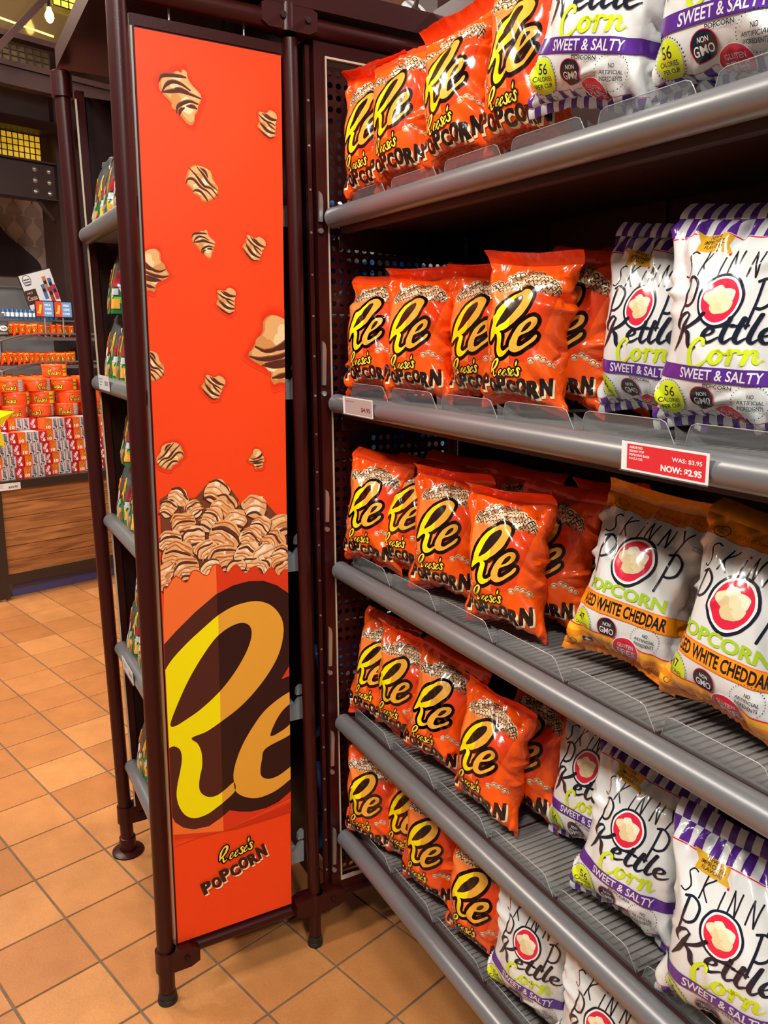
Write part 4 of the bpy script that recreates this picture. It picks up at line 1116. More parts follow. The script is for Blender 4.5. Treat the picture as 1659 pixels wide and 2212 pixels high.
for k, (z, nm) in enumerate(SHELF):
    yr = ly(RAILY0, z); yb = ly(1.125, z)
    s = thing('shelf', 'brown steel ' + nm + ', silver round front rail', 'shelf', (XL, yr, z), 0, None)
    MB().box((0, .004, -.016), (XR - XL, yb - yr, .010)).build('deck', M_DECK, s)
    MB().box((.004, .012, -.030), (XR - XL, .030, -.016)).build('front_lip_flange', M_DECK, s)
    n = 24; prof = [(.0205 * math.cos(2 * math.pi * i / n), .0205 * math.sin(2 * math.pi * i / n)) for i in range(n)]
    MB().tube([(.004, 0, 0), (XR - XL, 0, 0)], .0205, 32).build('front_rail', M_RAIL, s, True)
    MB().tube([(-.004, 0, 0), (-.003, 0, 0), (.0, 0, 0), (.0045, 0, 0)], [.017, .0195, .0212, .0212], 32).build('end_cap', M_RAIL, s, True)
    MB().prism([(.006, .01, -.06), (.006, yb - yr, -.075), (.006, yb - yr, -.016), (.006, .01, -.016)], (.003, 0, 0)).build('bracket', M_DARK, s)
    x = XL + .012; j = 0
    labs = ['at the perforated end panel', 'one place in from the perforated panel', 'two places in from the perforated panel', 'three places in from the perforated panel', 'under the orange and white bags side by side', 'under the white bags', 'among the white bags', 'further along the white bags', 'towards the far post', 'beside the far post']
    while x + .178 < XR + .01:
        make_tray(z + .0102, x, .178, yr, yb - yr - .01, 'clear ribbed shelf tray ' + labs[min(j, 9)] + ', ' + ['top shelf', 'second shelf', 'third shelf', 'fourth shelf', 'lowest shelf'][k], 'clear shelf trays')
        x += .181; j += 1

# ------------------------------------------------------------------ price cards
def price_card(name, label, loc, rot, wd, ht, art, face=(236, 232, 228)):
    t = thing(name, label, 'price card', loc); t.rotation_euler = rot
    MB().box((0, 0, 0), (wd, .0012, ht), face).build('card', M_INK, t)
    me = flat_art_mesh('card_print', art, (0, 0, 0), (1, 0, 0), (0, 0, 1), (0, -1, 0), eps=2e-5)
    link('printed_text', me, M_INK, t)
    MB().box((-.0015, -.0016, -.0015), (wd + .0015, -.0009, .0)).build('holder_edge', M_CLEAR, t)
    return t
a = Art(); a.add(poly_tris(rect(.009, .002, .128, .034)), (176, 166, 158))
a.add(text('REESE\'S POPCORN', .034, .0275, .036, .0024, bold=.01), (60, 40, 40)); a.add(text('$4.95', .101, .0135, .040, .0105, bold=.03), (130, 28, 40))
zz = SHELF[1][0]
price_card('price_card', 'small grey price card reading $4.95 clipped to a silver rail', (-1.509, ly(RAILY0, zz) - .0230, zz - .014), (.06, 0, 0), .130, .036, a)
a = Art(); RD = (214, 44, 52)
a.add(poly_tris(rect(.0095, .0025, .1275, .0335)), RD)
for i, s_ in enumerate(('ASSORTED', 'SKINNY POP', 'POPCORN BAGS', '4.4-5.3 OZ.')): a.add(text(s_, .0130 + (.0215, .024, .0325, .0225)[i] / 2, .0298 - i * .0046, (.0215, .024, .0325, .0225)[i], .0029, bold=.02), (250, 240, 236))
a.add(text('WAS: $3.95', .1010, .0225, .043, .0058, bold=.015), (250, 240, 236)); a.add(text('NOW: $2.95', .0930, .0105, .059, .0080, bold=.035), (252, 246, 242))
price_card('sale_card', 'red and white sale card reading WAS $3.95 NOW $2.95 on a silver rail', (-.719, ly(RAILY0, zz) - .0230, zz - .016), (.06, 0, 0), .131, .036, a)
# ------------------------------------------------------------------ shelves of the left bay and its far side
LZ = [1.764, 1.399, 1.030, .661, .294]
LN = ['topmost silver shelf of the poster rack', 'second silver shelf of the poster rack, with a price card', 'third silver shelf of the poster rack', 'fourth silver shelf of the poster rack, with a price card', 'lowest silver shelf of the poster rack']
M_SHGREY = mat('shelf_grey', (140, 144, 146), rough=.4, metal=.2)
for z, nm in zip(LZ, LN):
    yr = ly(.4045, z); s = thing('candy_shelf', nm, 'shelf', (-2.192, yr, z))
    L = 2.192 - 1.640
    MB().box((0, .004, -.014), (L, .545 - yr - .002, .012)).build('deck', M_SHGREY, s)
    MB().tube([(.004, 0, 0), (L, 0, 0)], .0200, 28).build('front_rail', M_RAIL, s, True)
    MB().tube([(-.004, 0, 0), (-.002, 0, 0), (.0, 0, 0), (.0045, 0, 0)], [.016, .0195, .0208, .0208], 28).build('end_cap', M_RAIL, s, True)
for k, z in enumerate((1.785, 1.422, 1.025, .650, .258)):
    s = thing('bracketed_shelf', 'grey shelf end showing between poster edge and post, ' + ['highest', 'second down', 'middle one', 'second from the floor', 'nearest the floor'][k], 'shelf', (-1.66, .556, z))
    MB().box((-.53, 0, -.012), (0, .130, .010)).build('deck', M_SHGREY, s)
    prof = [(.02, -.034), (.150, -.034), (.150, .022), (.142, .020), (.132, .008), (.112, .000), (.02, .000)]
    MB().prism([(.012, y, zz_) for y, zz_ in prof], (-.012, 0, 0)).build('side_plate', M_SHGREY, s)
    MB().prism([(.012, y, zz_) for y, zz_ in ((.134, .030), (.150, .030), (.150, .052), (.143, .052), (.136, .044))], (-.012, 0, 0)).build('stop', M_SHGREY, s)

PEND = [(k, z) for k, z in enumerate((1.785, 1.422, 1.025, .650, .258))]
def small_card(label, loc, rx):
    a = Art()
    for i in range(3): a.add(poly_tris(rect(.012, .024 - i * .007, .060 - i * .01, .026 - i * .007)), (120, 116, 118))
    a.add(text('$5.95', .100, .016, .038, .012, bold=.02), (80, 80, 84))
    return price_card('price_card', label, loc, (rx, 0, 0), .130, .034, a, (196, 196, 198))
small_card('grey price card on the second silver shelf of the poster rack', (-2.070, ly(.4045, LZ[1]) - .0225, LZ[1] - .006), .05)
small_card('grey price card on the fourth silver shelf of the poster rack', (-2.068, ly(.4045, LZ[3]) - .0225, LZ[3] - .006), .05)

# ------------------------------------------------------------------ popcorn bags
OW, OH = .186, .238
def bag_family(W, H, nw, nv, art, col, seal_t, seal_b, seeds, thick, names, lens):
    pre = presplit(art, W, H, 2 * nw, 2 * nv); out = []
    for sd in seeds:
        P = crease(upsample(sim_bag(W, H, nw, nv, sd, thick)), W, H, sd)
        P[..., 2] -= P[0, :, 2].min() - lens[1]
        body = film_body(names, P, col)
        out.append((body, wrap_print(names + '_print', pre, P), film_seal(names + '_seal', P, 2 * nw, lens[0], seal_t, True, [.9, -1.2, .5, -.6, 1.4, .2][sd % 6], sd),
                    film_seal(names + '_seal', P, 2 * nw, lens[1], seal_b, False, 0.3, sd + 3), P[..., 2].max() + lens[0]))
    return out
stripe = lambda t: PUR if int(t * 20) % 2 else WHT
FAM = {'O': bag_family(OW, OH, 30, 40, art_orange().shift(.005), ORG, (246, 68, 16), (246, 68, 16), (1, 2, 3, 4, 12), .066, 'orange_film', (.020, .010)),
       'K': bag_family(KW, KH, 32, 42, art_kettle().shift(.005), WHT, stripe, stripe, (6, 7, 8), .072, 'white_film', (.020, .012)),
       'C': bag_family(KW, KH, 32, 42, art_cheddar().shift(.004), WHT, CHD, (248, 138, 24), (9, 10), .072, 'cheddar_film', (.020, .012))}
def place_bag(kind, var, x, y, z, yaw, pitch, roll, label, group, sc=(1, 1, 1)):
    body, prt, st, sb, hh = FAM[kind][var % len(FAM[kind])]
    t = thing('popcorn_bag', label, 'snack bag', group=group)
    cr, sr, cp, sp, cy, sy = math.cos(roll), math.sin(roll), math.cos(-pitch), math.sin(-pitch), math.cos(yaw), math.sin(yaw)
    M = np.array([[cy, -sy, 0], [sy, cy, 0], [0, 0, 1]]) @ np.array([[1, 0, 0], [0, cp, -sp], [0, sp, cp]]) @ np.array([[cr, 0, sr], [0, 1, 0], [-sr, 0, cr]])
    v = np.zeros(len(body.vertices) * 3); body.vertices.foreach_get('co', v); v = v.reshape(-1, 3)
    w2 = np.zeros(len(sb.vertices) * 3); sb.vertices.foreach_get('co', w2); v = np.vstack([v, w2.reshape(-1, 3)]) * np.array(sc)
    lo = (v @ M.T)[:, 2].min()
    m = np.eye(4); m[:3, :3] = M @ np.diag(sc); m[:3, 3] = (x, y, z - lo)
    t.matrix_world = Matrix(m.tolist())
    link('film', body, M_FILM, t); link('printed_front', prt, M_FILM, t); link('top_seal', st, M_FILM, t); link('bottom_seal', sb, M_FILM, t)
    return t
BAGS = [  # shelf, kind, variant, x, y, yaw, lean back, roll, label
 (1, 'O', 0, -1.498, 0.800, 0.16, 0.03, 0.04, 'orange popcorn bag with folded-over top on the highest shelf, against the perforated panel'),
 (1, 'O', 1, -1.372, 0.800, 0.15, 0.09, -0.08, 'orange popcorn bag on the highest shelf, second from the perforated panel'),
 (1, 'O', 2, -1.190, 0.798, 0.08, 0.10, -0.08, 'orange popcorn bag on the highest shelf, third from the perforated panel'),
 (1, 'O', 3, -1.015, 0.796, 0.02, 0.00, 0.06, 'orange popcorn bag on the highest shelf, touching a white kettle corn bag'),
 (1, 'K', 0, -0.868, 0.782, 0.14, -0.02, 0.20, 'white kettle corn bag slumped sideways on the highest shelf'),
 (1, 'K', 1, -0.672, 0.812, 0.02, 0.02, 0.05, 'upright white kettle corn bag on the highest shelf'),
 (2, 'O', 4, -1.508, 0.815, 0.24, 0.12, -0.02, 'orange popcorn bag behind the $4.95 card, against the perforated panel'),
 (2, 'O', 5, -1.381, 0.838, 0.26, 0.07, 0.05, 'orange popcorn bag on the $4.95 shelf, second from the perforated panel'),
 (2, 'O', 0, -1.240, 0.900, 0.12, -0.02, 0.06, 'orange popcorn bag half hidden behind its neighbour on the $4.95 shelf'),
 (2, 'O', 2, -1.062, 0.850, 0.16, -0.02, 0.10, 'orange popcorn bag with wide crimped top, foremost on the $4.95 shelf'),
 (2, 'O', 1, -1.030, 0.925, -0.04, 0.01, 0.12, 'orange popcorn bag tucked behind the foremost one on the $4.95 shelf'),
 (2, 'O', 3, -0.985, 0.985, -0.15, -0.02, 0.10, 'orange popcorn bag deep on the $4.95 shelf beside a white bag'),
 (2, 'O', 4, -1.425, 0.970, 0.30, -0.02, 0.05, 'orange popcorn bag in the shadowed back row of the $4.95 shelf'),
 (2, 'O', 5, -1.500, 0.985, 0.12, 0.02, 0.03, 'orange popcorn bag in the back corner of the $4.95 shelf'),
 (2, 'K', 2, -0.845, 0.922, 0.00, -0.02, 0.07, 'white kettle corn bag set back beside the orange bags on the $4.95 shelf'),
 (2, 'K', 3, -0.655, 0.845, 0.05, 0.02, 0.03, 'white kettle corn bag leaning over the red sale card'),
 (3, 'O', 3, -1.505, 0.812, 0.24, 0.08, 0.03, 'orange popcorn bag on the third shelf against the perforated panel'),
 (3, 'O', 4, -1.415, 0.842, 0.20, 0.22, 0.05, 'orange popcorn bag on the third shelf, second from the perforated panel'),
 (3, 'O', 0, -1.272, 0.842, 0.30, 0.10, 0.06, 'orange popcorn bag on the third shelf, third from the perforated panel'),
 (3, 'O', 5, -1.062, 0.835, 0.18, 0.03, 0.03, 'orange popcorn bag standing foremost on the third shelf, bottom corner over the lip'),
 (3, 'O', 1, -1.040, 0.918, 0.05, 0.07, 0.02, 'orange popcorn bag behind the foremost one on the third shelf'),
 (3, 'O', 2, -0.990, 0.995, -0.15, 0.12, -0.06, 'orange popcorn bag deep on the third shelf beside the cheddar bags'),
 (3, 'O', 3, -1.400, 0.955, 0.25, 0.02, 0.02, 'orange popcorn bag in the dark back row of the third shelf, nearer the perforated panel'),
 (3, 'O', 4, -1.215, 0.985, 0.12, 0.04, 0.02, 'orange popcorn bag in the dark back row of the third shelf, nearer the cheddar bags'),
 (3, 'C', 0, -0.828, 0.872, 0.17, 0.30, 0.10, 'white cheddar popcorn bag with orange band, next to the orange bags'),
 (3, 'C', 1, -0.630, 0.858, 0.00, 0.16, 0.12, 'white cheddar popcorn bag with orange band, alone at the far end of its row'),
 (4, 'O', 1, -1.512, 0.822, 0.20, 0.22, 0.03, 'orange popcorn bag on the fourth shelf against the perforated panel'),
 (4, 'O', 2, -1.430, 0.848, 0.18, 0.04, 0.10, 'orange popcorn bag on the fourth shelf, second from the perforated panel'),
 (4, 'O', 3, -1.278, 0.838, 0.20, 0.13, 0.11, 'orange popcorn bag on the fourth shelf, third from the perforated panel'),
 (4, 'O', 0, -1.098, 0.838, 0.00, 0.08, 0.09, 'orange popcorn bag with a wrinkled shiny top, foremost on the fourth shelf'),
 (4, 'O', 4, -1.060, 0.910, -0.03, 0.16, 0.02, 'orange popcorn bag behind the foremost one on the fourth shelf'),
 (4, 'O', 5, -1.025, 0.985, -0.02, 0.08, 0.06, 'orange popcorn bag deep on the fourth shelf beside a white bag'),
 (4, 'K', 1, -0.895, 0.922, 0.00, 0.22, -0.06, 'white kettle corn bag set back beside the orange bags on the fourth shelf'),
 (4, 'K', 0, -0.748, 0.845, 0.08, 0.22, 0.03, 'white kettle corn bag sagging over a tray lip on the fourth shelf'),
 (4, 'K', 2, -0.542, 0.822, 0.14, 0.07, 0.00, 'white kettle corn bag with gold flavor ribbon, end of the fourth shelf row'),
 (5, 'O', 2, -1.515, 0.825, 0.30, 0.02, 0.05, 'orange popcorn bag on the lowest shelf against the perforated panel'),
 (5, 'O', 5, -1.395, 0.860, 0.16, 0.12, 0.02, 'orange popcorn bag set back on the lowest shelf, second from the perforated panel'),
 (5, 'O', 1, -1.284, 0.845, 0.18, 0.04, 0.07, 'orange popcorn bag on the lowest shelf, third from the perforated panel'),
 (5, 'O', 4, -1.105, 0.848, 0.14, 0.00, 0.08, 'orange popcorn bag on the lowest shelf touching a white bag'),
 (5, 'K', 3, -0.932, 0.840, 0.18, 0.06, 0.05, 'white kettle corn bag on the lowest shelf next to an orange bag'),
 (5, 'K', 0, -0.750, 0.838, 0.18, 0.00, 0.08, 'white kettle corn bag on the lowest shelf, alone at the end of its row'),
]
for s, k, v, x, y, yaw, pit, rol, lab in BAGS:
    place_bag(k, v, x, y + .005, SHELF[s - 1][0] + .0155, yaw + (.10 if k == 'O' else .07), pit, rol, lab, {'O': 'orange popcorn bags', 'K': 'white kettle corn bags', 'C': 'white cheddar bags'}[k])

# ------------------------------------------------------------------ clear sweet pouches of the left bay
def art_pouch():
    a = Art(); rng = random.Random(4)
    a.add(poly_tris(rect(-.09, 0, .09, .050)), (34, 120, 66)); cols = [(226, 60, 34), (250, 190, 40), (120, 200, 60), (240, 236, 230), (150, 30, 30), (246, 150, 40), (196, 206, 214), (28, 110, 60)]
    for k in range(46):
        x, y = rng.uniform(-.08, .08), rng.uniform(.004, .105); w_, h_ = rng.uniform(.003, .008), rng.uniform(.006, .018)
        a.add(poly_tris(disc(x, y, w_, h_, 10, rng.uniform(-.5, .5))), rng.choice(cols))
    for x in (-.05, .02, .07):
        a.add(stroke([(x - .006, .075), (x + .002, .112), (x + .010, .118), (x + .014, .085)], .004, 4), (252, 214, 40)); a.add(poly_tris(disc(x + .006, .098, .005, .013)), (250, 150, 40))
    for x in (-.015, .045): a.add(poly_tris(rect(x, .012, x + .014, .035)), (244, 170, 60)); a.add(poly_tris(rect(x, .045, x + .013, .060)), (206, 206, 210)); a.add(poly_tris(rect(x, .064, x + .014, .085)), (176, 30, 40))
    return a
M_CELLO = clear_mat('cellophane', (206, 200, 196), haze=.10, rough=.06)
PW, PH = .125, .150
pre = presplit(art_pouch(), PW, PH, 18, 22); PCH = []
def gable(seed):
    rng = np.random.default_rng(seed); nw, nv = 18, 22; P = np.zeros((nv + 1, 2 * nw, 3))
    for j in range(nv + 1):
        t = j / nv; a_ = .054 * (1 - .10 * t - .12 * t * t); b_ = .034 * (1 - t ** 1.6) ** .8 + .0006
        for i in range(2 * nw):
            u = -1 + 2 * i / nw if i <= nw else 1 - 2 * (i - nw) / nw; sg = -1 if i <= nw else 1
            P[j, i] = (a_ * u, sg * b_ * max(0, 1 - abs(u) ** 5) ** .3, PH * t * .97)
    return crease(P, PW, PH, seed, 22, 1.0)
for sd in (31, 32, 33):
    P = gable(sd)
    PCH.append((film_body('pouch_film', P, (190, 188, 186)), wrap_print('pouch_print', pre, P), film_seal('pouch_seal', P, 18, .014, (200, 198, 196), True, .4, sd)))
def pouch(var, x, y, z, yaw, label):
    b, p, s = PCH[var % 3]; t = thing('sweet_pouch', label, 'sweet bag', (x, y, z), yaw, 'clear sweet pouches with green printed base')
    link('pouch_film', b, M_CELLO, t); link('printed_front', p, M_FILM, t); link('pouch_seal', s, M_CELLO, t)
    return t
for k, z in enumerate(LZ):
    nm = ['topmost', 'second', 'third', 'fourth', 'lowest'][k]
    for j, x in enumerate((-2.120, -2.000, -1.880, -1.75)):
        pouch(k + j, x, ly(.447, z), z + .0125, [.08, -.05, .03, .1][j], 'clear sweet pouch with green printed base, ' + ['outermost', 'second', 'third', 'innermost'][j] + ' on the ' + nm + ' shelf of the poster rack')
for k, zoff, x in ((1, .161, -2.085), (2, .161, -2.06), (3, .161, -2.02)):
    pouch(k + 1, x, ly(.452, LZ[k]) , LZ[k] + .0125 + zoff, -.06, 'clear sweet pouch lying on top of another on the ' + ['', 'second', 'third', 'fourth'][k] + ' shelf of the poster rack')

for k, z in PEND:
    if k == 0: continue
    t = pouch(k, -1.725, .628, z + .0105, .35 + k * .2, 'clear sweet pouch glimpsed between poster edge and post, ' + ['', 'highest', 'second', 'third', 'lowest'][k] + ' of four')
# ------------------------------------------------------------------ blue bags seen through the perforated panel
def art_blue():
    a = Art(); rng = random.Random(8)
    a.add(poly_tris(disc(0, .15, .055, .034)), (236, 236, 238)); a.add(text('MINIS', 0, .15, .08, .02, bold=.03), (24, 40, 90))
    a.add(text('PRETZELS', 0, .105, .12, .018, bold=.02), (16, 26, 60)); a.add(text('MILK CREME', 0, .078, .10, .012), (16, 26, 60))
    for k in range(14): a.add(poly_tris(xf(kernel_loop(.016, .012, rng)[::2], 1, dx=rng.uniform(-.07, .07), dy=rng.uniform(.02, .06))), rng.choice([(214, 190, 160), (240, 232, 222), (120, 72, 44)]))
    return a
pre = presplit(art_blue(), OW, OH, 20, 26); BLU = []
for sd in (41, 42):
    P = sim_bag(OW, OH, 20, 26, sd, .06, 200); P[..., 2] -= P[0, :, 2].min()
    BLU.append((film_body('blue_film', P, (58, 132, 208)), wrap_print('blue_print', pre, P), film_seal('blue_seal', P, 20, .02, (50, 120, 200), True, .4, sd)))
for k, z in enumerate((1.575, 1.215, .855, .52, .20)):
    s = thing('side_shelf', 'dark shelf of blue bags behind the perforated panel, ' + ['highest', 'second', 'middle', 'fourth', 'lowest'][k] + ' of five', 'shelf', (-1.645, .775, z))
    MB().box((-.20, 0, -.014), (0, .34, 0)).build('deck', M_DECK, s)
    MB().tube([(0, 0, -.007), (0, .34, -.007)], .007, 12).build('edge_bar', M_STEEL, s, True)
    for j, y in enumerate((.852, 1.050)):
        b, p, st = BLU[(k + j) % 2]; t = thing('blue_bag', 'blue snack bag standing behind the perforated panel, ' + ['highest', 'second', 'middle', 'fourth', 'lowest'][k] + ' shelf, ' + ['by the maroon post', 'further from the post'][j], 'snack bag', (-1.705, y, z), math.pi / 2, 'blue bags behind the panel')
        link('film', b, M_FILM, t); link('printed_front', p, M_FILM, t); link('top_seal', st, M_FILM, t)
# ------------------------------------------------------------------ the shop beyond
BA = math.radians(107); SA = (math.cos(BA), math.sin(BA)); S0 = (-4.92, .25)
def SB(s, d, z=0): return (S0[0] + SA[0] * s - SA[1] * d, S0[1] + SA[1] * s + SA[0] * d, z)
def sthing(name, label, cat, s, d, z, group=None): return thing(name, label, cat, SB(s, d, z), BA, group)
def wood_material():
    m = bpy.data.materials.new('pine_plank'); m.use_nodes = True; nt = m.node_tree; b = nt.nodes['Principled BSDF']
    b.inputs['Roughness'].default_value = .42
    tc = nt.nodes.new('ShaderNodeTexCoord'); mp = nt.nodes.new('ShaderNodeMapping'); mp.inputs['Scale'].default_value = (2.2, 8, 26)
    oi = nt.nodes.new('ShaderNodeObjectInfo'); nt.links.new(tc.outputs['Object'], mp.inputs['Vector']); nt.links.new(oi.outputs['Location'], mp.inputs['Location'])
    n = nt.nodes.new('ShaderNodeTexNoise'); n.inputs['Scale'].default_value = 1.6; n.inputs['Detail'].default_value = 9; n.inputs['Distortion'].default_value = .9
    nt.links.new(mp.outputs[0], n.inputs['Vector'])
    r = nt.nodes.new('ShaderNodeValToRGB'); e = r.color_ramp.elements
    e[0].position = .28; e[0].color = (*lin((112, 64, 30)), 1); e[1].position = .72; e[1].color = (*lin((186, 122, 66)), 1)
    nt.links.new(n.outputs['Fac'], r.inputs[0]); nt.links.new(r.outputs[0], b.inputs['Base Color'])
    return m
M_WOOD = wood_material()
M_IRON = mat('black_iron', (58, 46, 36), rough=.4, metal=.4)
crate = sthing('display_crate', 'wood-planked display table on black iron legs', 'display table', 0, 0, 0)
for k in range(6):
    z0 = .150 + k * .0845; o = MB().box((.022, .012, z0), (1.35, .032, z0 + .0805)).build('plank', M_WOOD, crate)
MB().box((.010, .018, .145), (1.36, .05, .665)).build('backing', M_WOOD, crate)
MB().box((-.045, -.012, .655), (1.40, 1.05, .702)).build('rim', M_IRON, crate)
MB().box((-.030, -.004, .095), (1.36, .04, .148)).build('lower_rail', M_IRON, crate)
for x, y in ((-.045, -.006), (1.35, -.006), (-.045, .95), (1.35, .95)):
    MB().box((x, y, .012), (x + .062, y + .055, .66)).build('leg', M_IRON, crate); MB().lathe([(.022, 0), (.022, .012), (.012, .014)], (x + .03, y + .03, 0), 16).build('foot', M_STEEL, crate)
for k in range(6):
    MB().box((-.04, .06, .150 + k * .0845), (-.022, .95, .2305 + k * .0845)).build('plank', M_WOOD, crate)
M_SHEET = mat('blue_plastic', (70, 66, 108), rough=.3, var=.06, vscale=14, bump=.6, bscale=18)
o = MB(); o.box((.05, .055, .0), (1.33, .5, .088)); o = o.build('wrapped_box', M_SHEET); o.location = SB(0, 0, 0.001); o.rotation_euler = (0, 0, BA)
tag(o, 'dark box in crumpled blue plastic beneath the planked table', 'box')
a = Art()
for i in range(3): a.add(poly_tris(rect(.006, .030 - i * .008, .03, .032 - i * .008)), (120, 110, 104))
a.add(text('$24.95', .086, .016, .052, .014, bold=.03), (40, 34, 34))
t = price_card('price_card', 'pale price card reading $24.95 on the planked table rim', SB(-.005, -.016, .652), (0, 0, BA), .128, .040, a, (220, 214, 204))

# ---- stacked sweet boxes
def sweet_box(kind):
    w_, h_ = {'o': (.0425, .0655), 'w': (.0385, .0655), 'r': (.0415, .0655)}[kind]
    face = {'o': (244, 98, 22), 'w': (206, 196, 196), 'r': (188, 26, 38)}[kind]
    me = MB().box((0, 0, 0), (w_, .10, h_), face).mesh('sweet_box'); a = Art()
    if kind == 'o':
        add_reeses(a, w_ * .55, h_ * .66, .034, rot=1.05); a.add(text('10', w_ * .5, h_ * .25, .027, .019, bold=.05), (250, 244, 236))
    elif kind == 'w':
        a.add(text('HERSHEY\'S', w_ * .44, h_ * .62, .046, .017, rot=1.5708, bold=.04), (52, 30, 32)); a.add(text('7', w_ * .62, h_ * .19, .013, .019, bold=.06), (44, 26, 30)); a.add(poly_tris(rect(.0345, .002, .0375, .0635)), (120, 96, 96))
        a.add(poly_tris(rect(.003, .003, .014, .011)), (52, 30, 32))
    else:
        a.add(text('KitKat', w_ * .45, h_ * .66, .038, .017, rot=1.15, shear=.2, bold=.04), (250, 238, 236)); a.add(text('6', w_ * .62, h_ * .26, .015, .020, bold=.06), (250, 244, 240))
        a.add(stroke([(.004, .040), (.010, .014), (.030, .005)], .0016, 4), (240, 200, 196))
    return me, flat_art_mesh('sweet_print', a, (0, 0, 0), (1, 0, 0), (0, 0, 1), (0, -1, 0), eps=2e-5), w_
SWB = {k: sweet_box(k) for k in 'owr'}
M_BOX = mat('glossy_carton', attr=True, rough=.3, spec=.5, coat=.2)
rb = random.Random(9)
rown = ['bottom', 'second', 'third', 'fourth', 'top']
for r in range(5):
    s = -.052 + [0, .012, -.004, -.018, -.020][r]; c = 0
    while s < .66:
        k = 'owwr'[(c + 3) % 4]; me, pm, w_ = SWB[k]
        d = .045 + (.10 if (r == 4 and s < .30) else 0) + (-.018 if s < .30 and r < 4 else 0) + rb.uniform(-.003, .003)
        t = sthing('sweet_box', {'o': 'orange sweet box marked 10', 'w': 'silver-white sweet box marked 7', 'r': 'red sweet box marked 6'}[k] + ', ' + ORD[min(c, 19)] + ' from the yellow star in the ' + rown[r] + ' row', 'sweet box', s, d, .7025 + r * .0672, 'sweet boxes stacked on the planked table')
        link('carton', me, M_BOX, t); link('printed_face', pm, M_BOX, t)
        s += w_ + .0016 + (.003 if k == 'r' else 0); c += 1
# core of cartons behind the front row
o = MB().box((-.06, .26, .7025), (1.1, .95, 1.0370), (200, 120, 100)).build('carton_block', M_BOX); o.location = SB(0, 0, 0); o.rotation_euler = (0, 0, BA)
tag(o, 'shrink-wrapped block of cartons behind the boxes on the planked table', 'carton stack')

# ---- orange tins
def tin_mesh():
    b = MB().lathe([(.0715, 0), (.0725, .002), (.0725, .060), (.0715, .062)], n=40, col=(244, 84, 24)).mesh('tin_body', True)
    l = MB().lathe([(.0745, .060), (.0752, .062), (.0752, .0735), (.0738, .0755), (.066, .0755), (.064, .0740)], n=40, col=(248, 96, 30)).mesh('tin_lid', True)
    out = []
    for ph in (0.0, .5, -.75):
        a = Art(); add_reeses(a, 0, .028, .080, rot=.06)
        T, L, Cc = a.soup(); th = T[..., 0] / .0727 + ph; rr = .0727 + L * 4e-5 + 1e-4
        P = np.stack([rr[:, None] * np.sin(th), -rr[:, None] * np.cos(th), T[..., 1]], -1)
        me = bpy.data.meshes.new('tin_print'); soup_mesh(me, P, Cc); out.append(me)
    lab = []
    for col, dark in (((250, 206, 40), True), ((206, 196, 186), False)):
        mb = MB()
        for k in range(4):
            t0, t1 = .72 + k * .11, .83 + k * .11; r = .0757
            mb.add([(r * math.sin(t0), -r * math.cos(t0), .004), (r * math.sin(t1), -r * math.cos(t1), .004), (r * math.sin(t1), -r * math.cos(t1), .072), (r * math.sin(t0), -r * math.cos(t0), .072)], [(0, 1, 2, 3)], col)
            for q in range(2 if dark else 4):
                z0 = (.024 + q * .018) if dark else .012 + q * .014; r2 = r + .0003
                mb.add([(r2 * math.sin(t0 + .02), -r2 * math.cos(t0 + .02), z0), (r2 * math.sin(t1 - .02), -r2 * math.cos(t1 - .02), z0), (r2 * math.sin(t1 - .02), -r2 * math.cos(t1 - .02), z0 + (.010 if dark else .003)), (r2 * math.sin(t0 + .02), -r2 * math.cos(t0 + .02), z0 + (.010 if dark else .003))], [(0, 1, 2, 3)], (60, 34, 20) if dark else (110, 96, 92))
        lab.append(mb.mesh('tin_label'))
    return b, l, out, lab
tb, tl, tpr, tlab = tin_mesh()
def tin(s, d, z, rz, pv, lv, label):
    t = sthing('sweet_tin', label, 'tin', s, d, z, 'orange sweet tins on the planked table'); t.rotation_euler = (0, 0, BA + rz)
    link('tin_body', tb, M_BOX, t); link('tin_lid', tl, M_BOX, t); link('printed_word', tpr[pv], M_BOX, t)
    if lv is not None: link('paper_label', tlab[lv], M_BOX, t)
rt = random.Random(2)
TIER = ['lowest', 'middle', 'upper']
for tier in range(3):
    for k, s in enumerate((.055, .215, .375, .535, .695)):
        tin(s + (.02 if tier == 1 else 0) + rt.uniform(-.006, .006), .24 + rt.uniform(-.01, .01), 1.0378 + tier * .0760, [-.35, -.75, -.15, -.55, -.3][(k + tier) % 5], (k + tier) % 3, [0, 1, None, 0, 1][(k * 2 + tier) % 5],
            'orange sweet tin in the ' + TIER[tier] + ' tier, ' + ['at the yellow star end', 'second from the yellow star', 'third from the yellow star', 'fourth from the yellow star', 'fifth from the yellow star'][k])
for k, s in enumerate((.10, .26, .42, .58, .74)):
    tin(s, .40, 1.0378 + 2 * .076, .4, k % 3, None, 'orange lidded sweet tin behind the upper tier, ' + ORD[k] + ' from the yellow star')
tin(.535, .36, 1.0378 + 3 * .0760 + .001, -.45, 0, 0, 'single orange sweet tin standing on top of all the others')

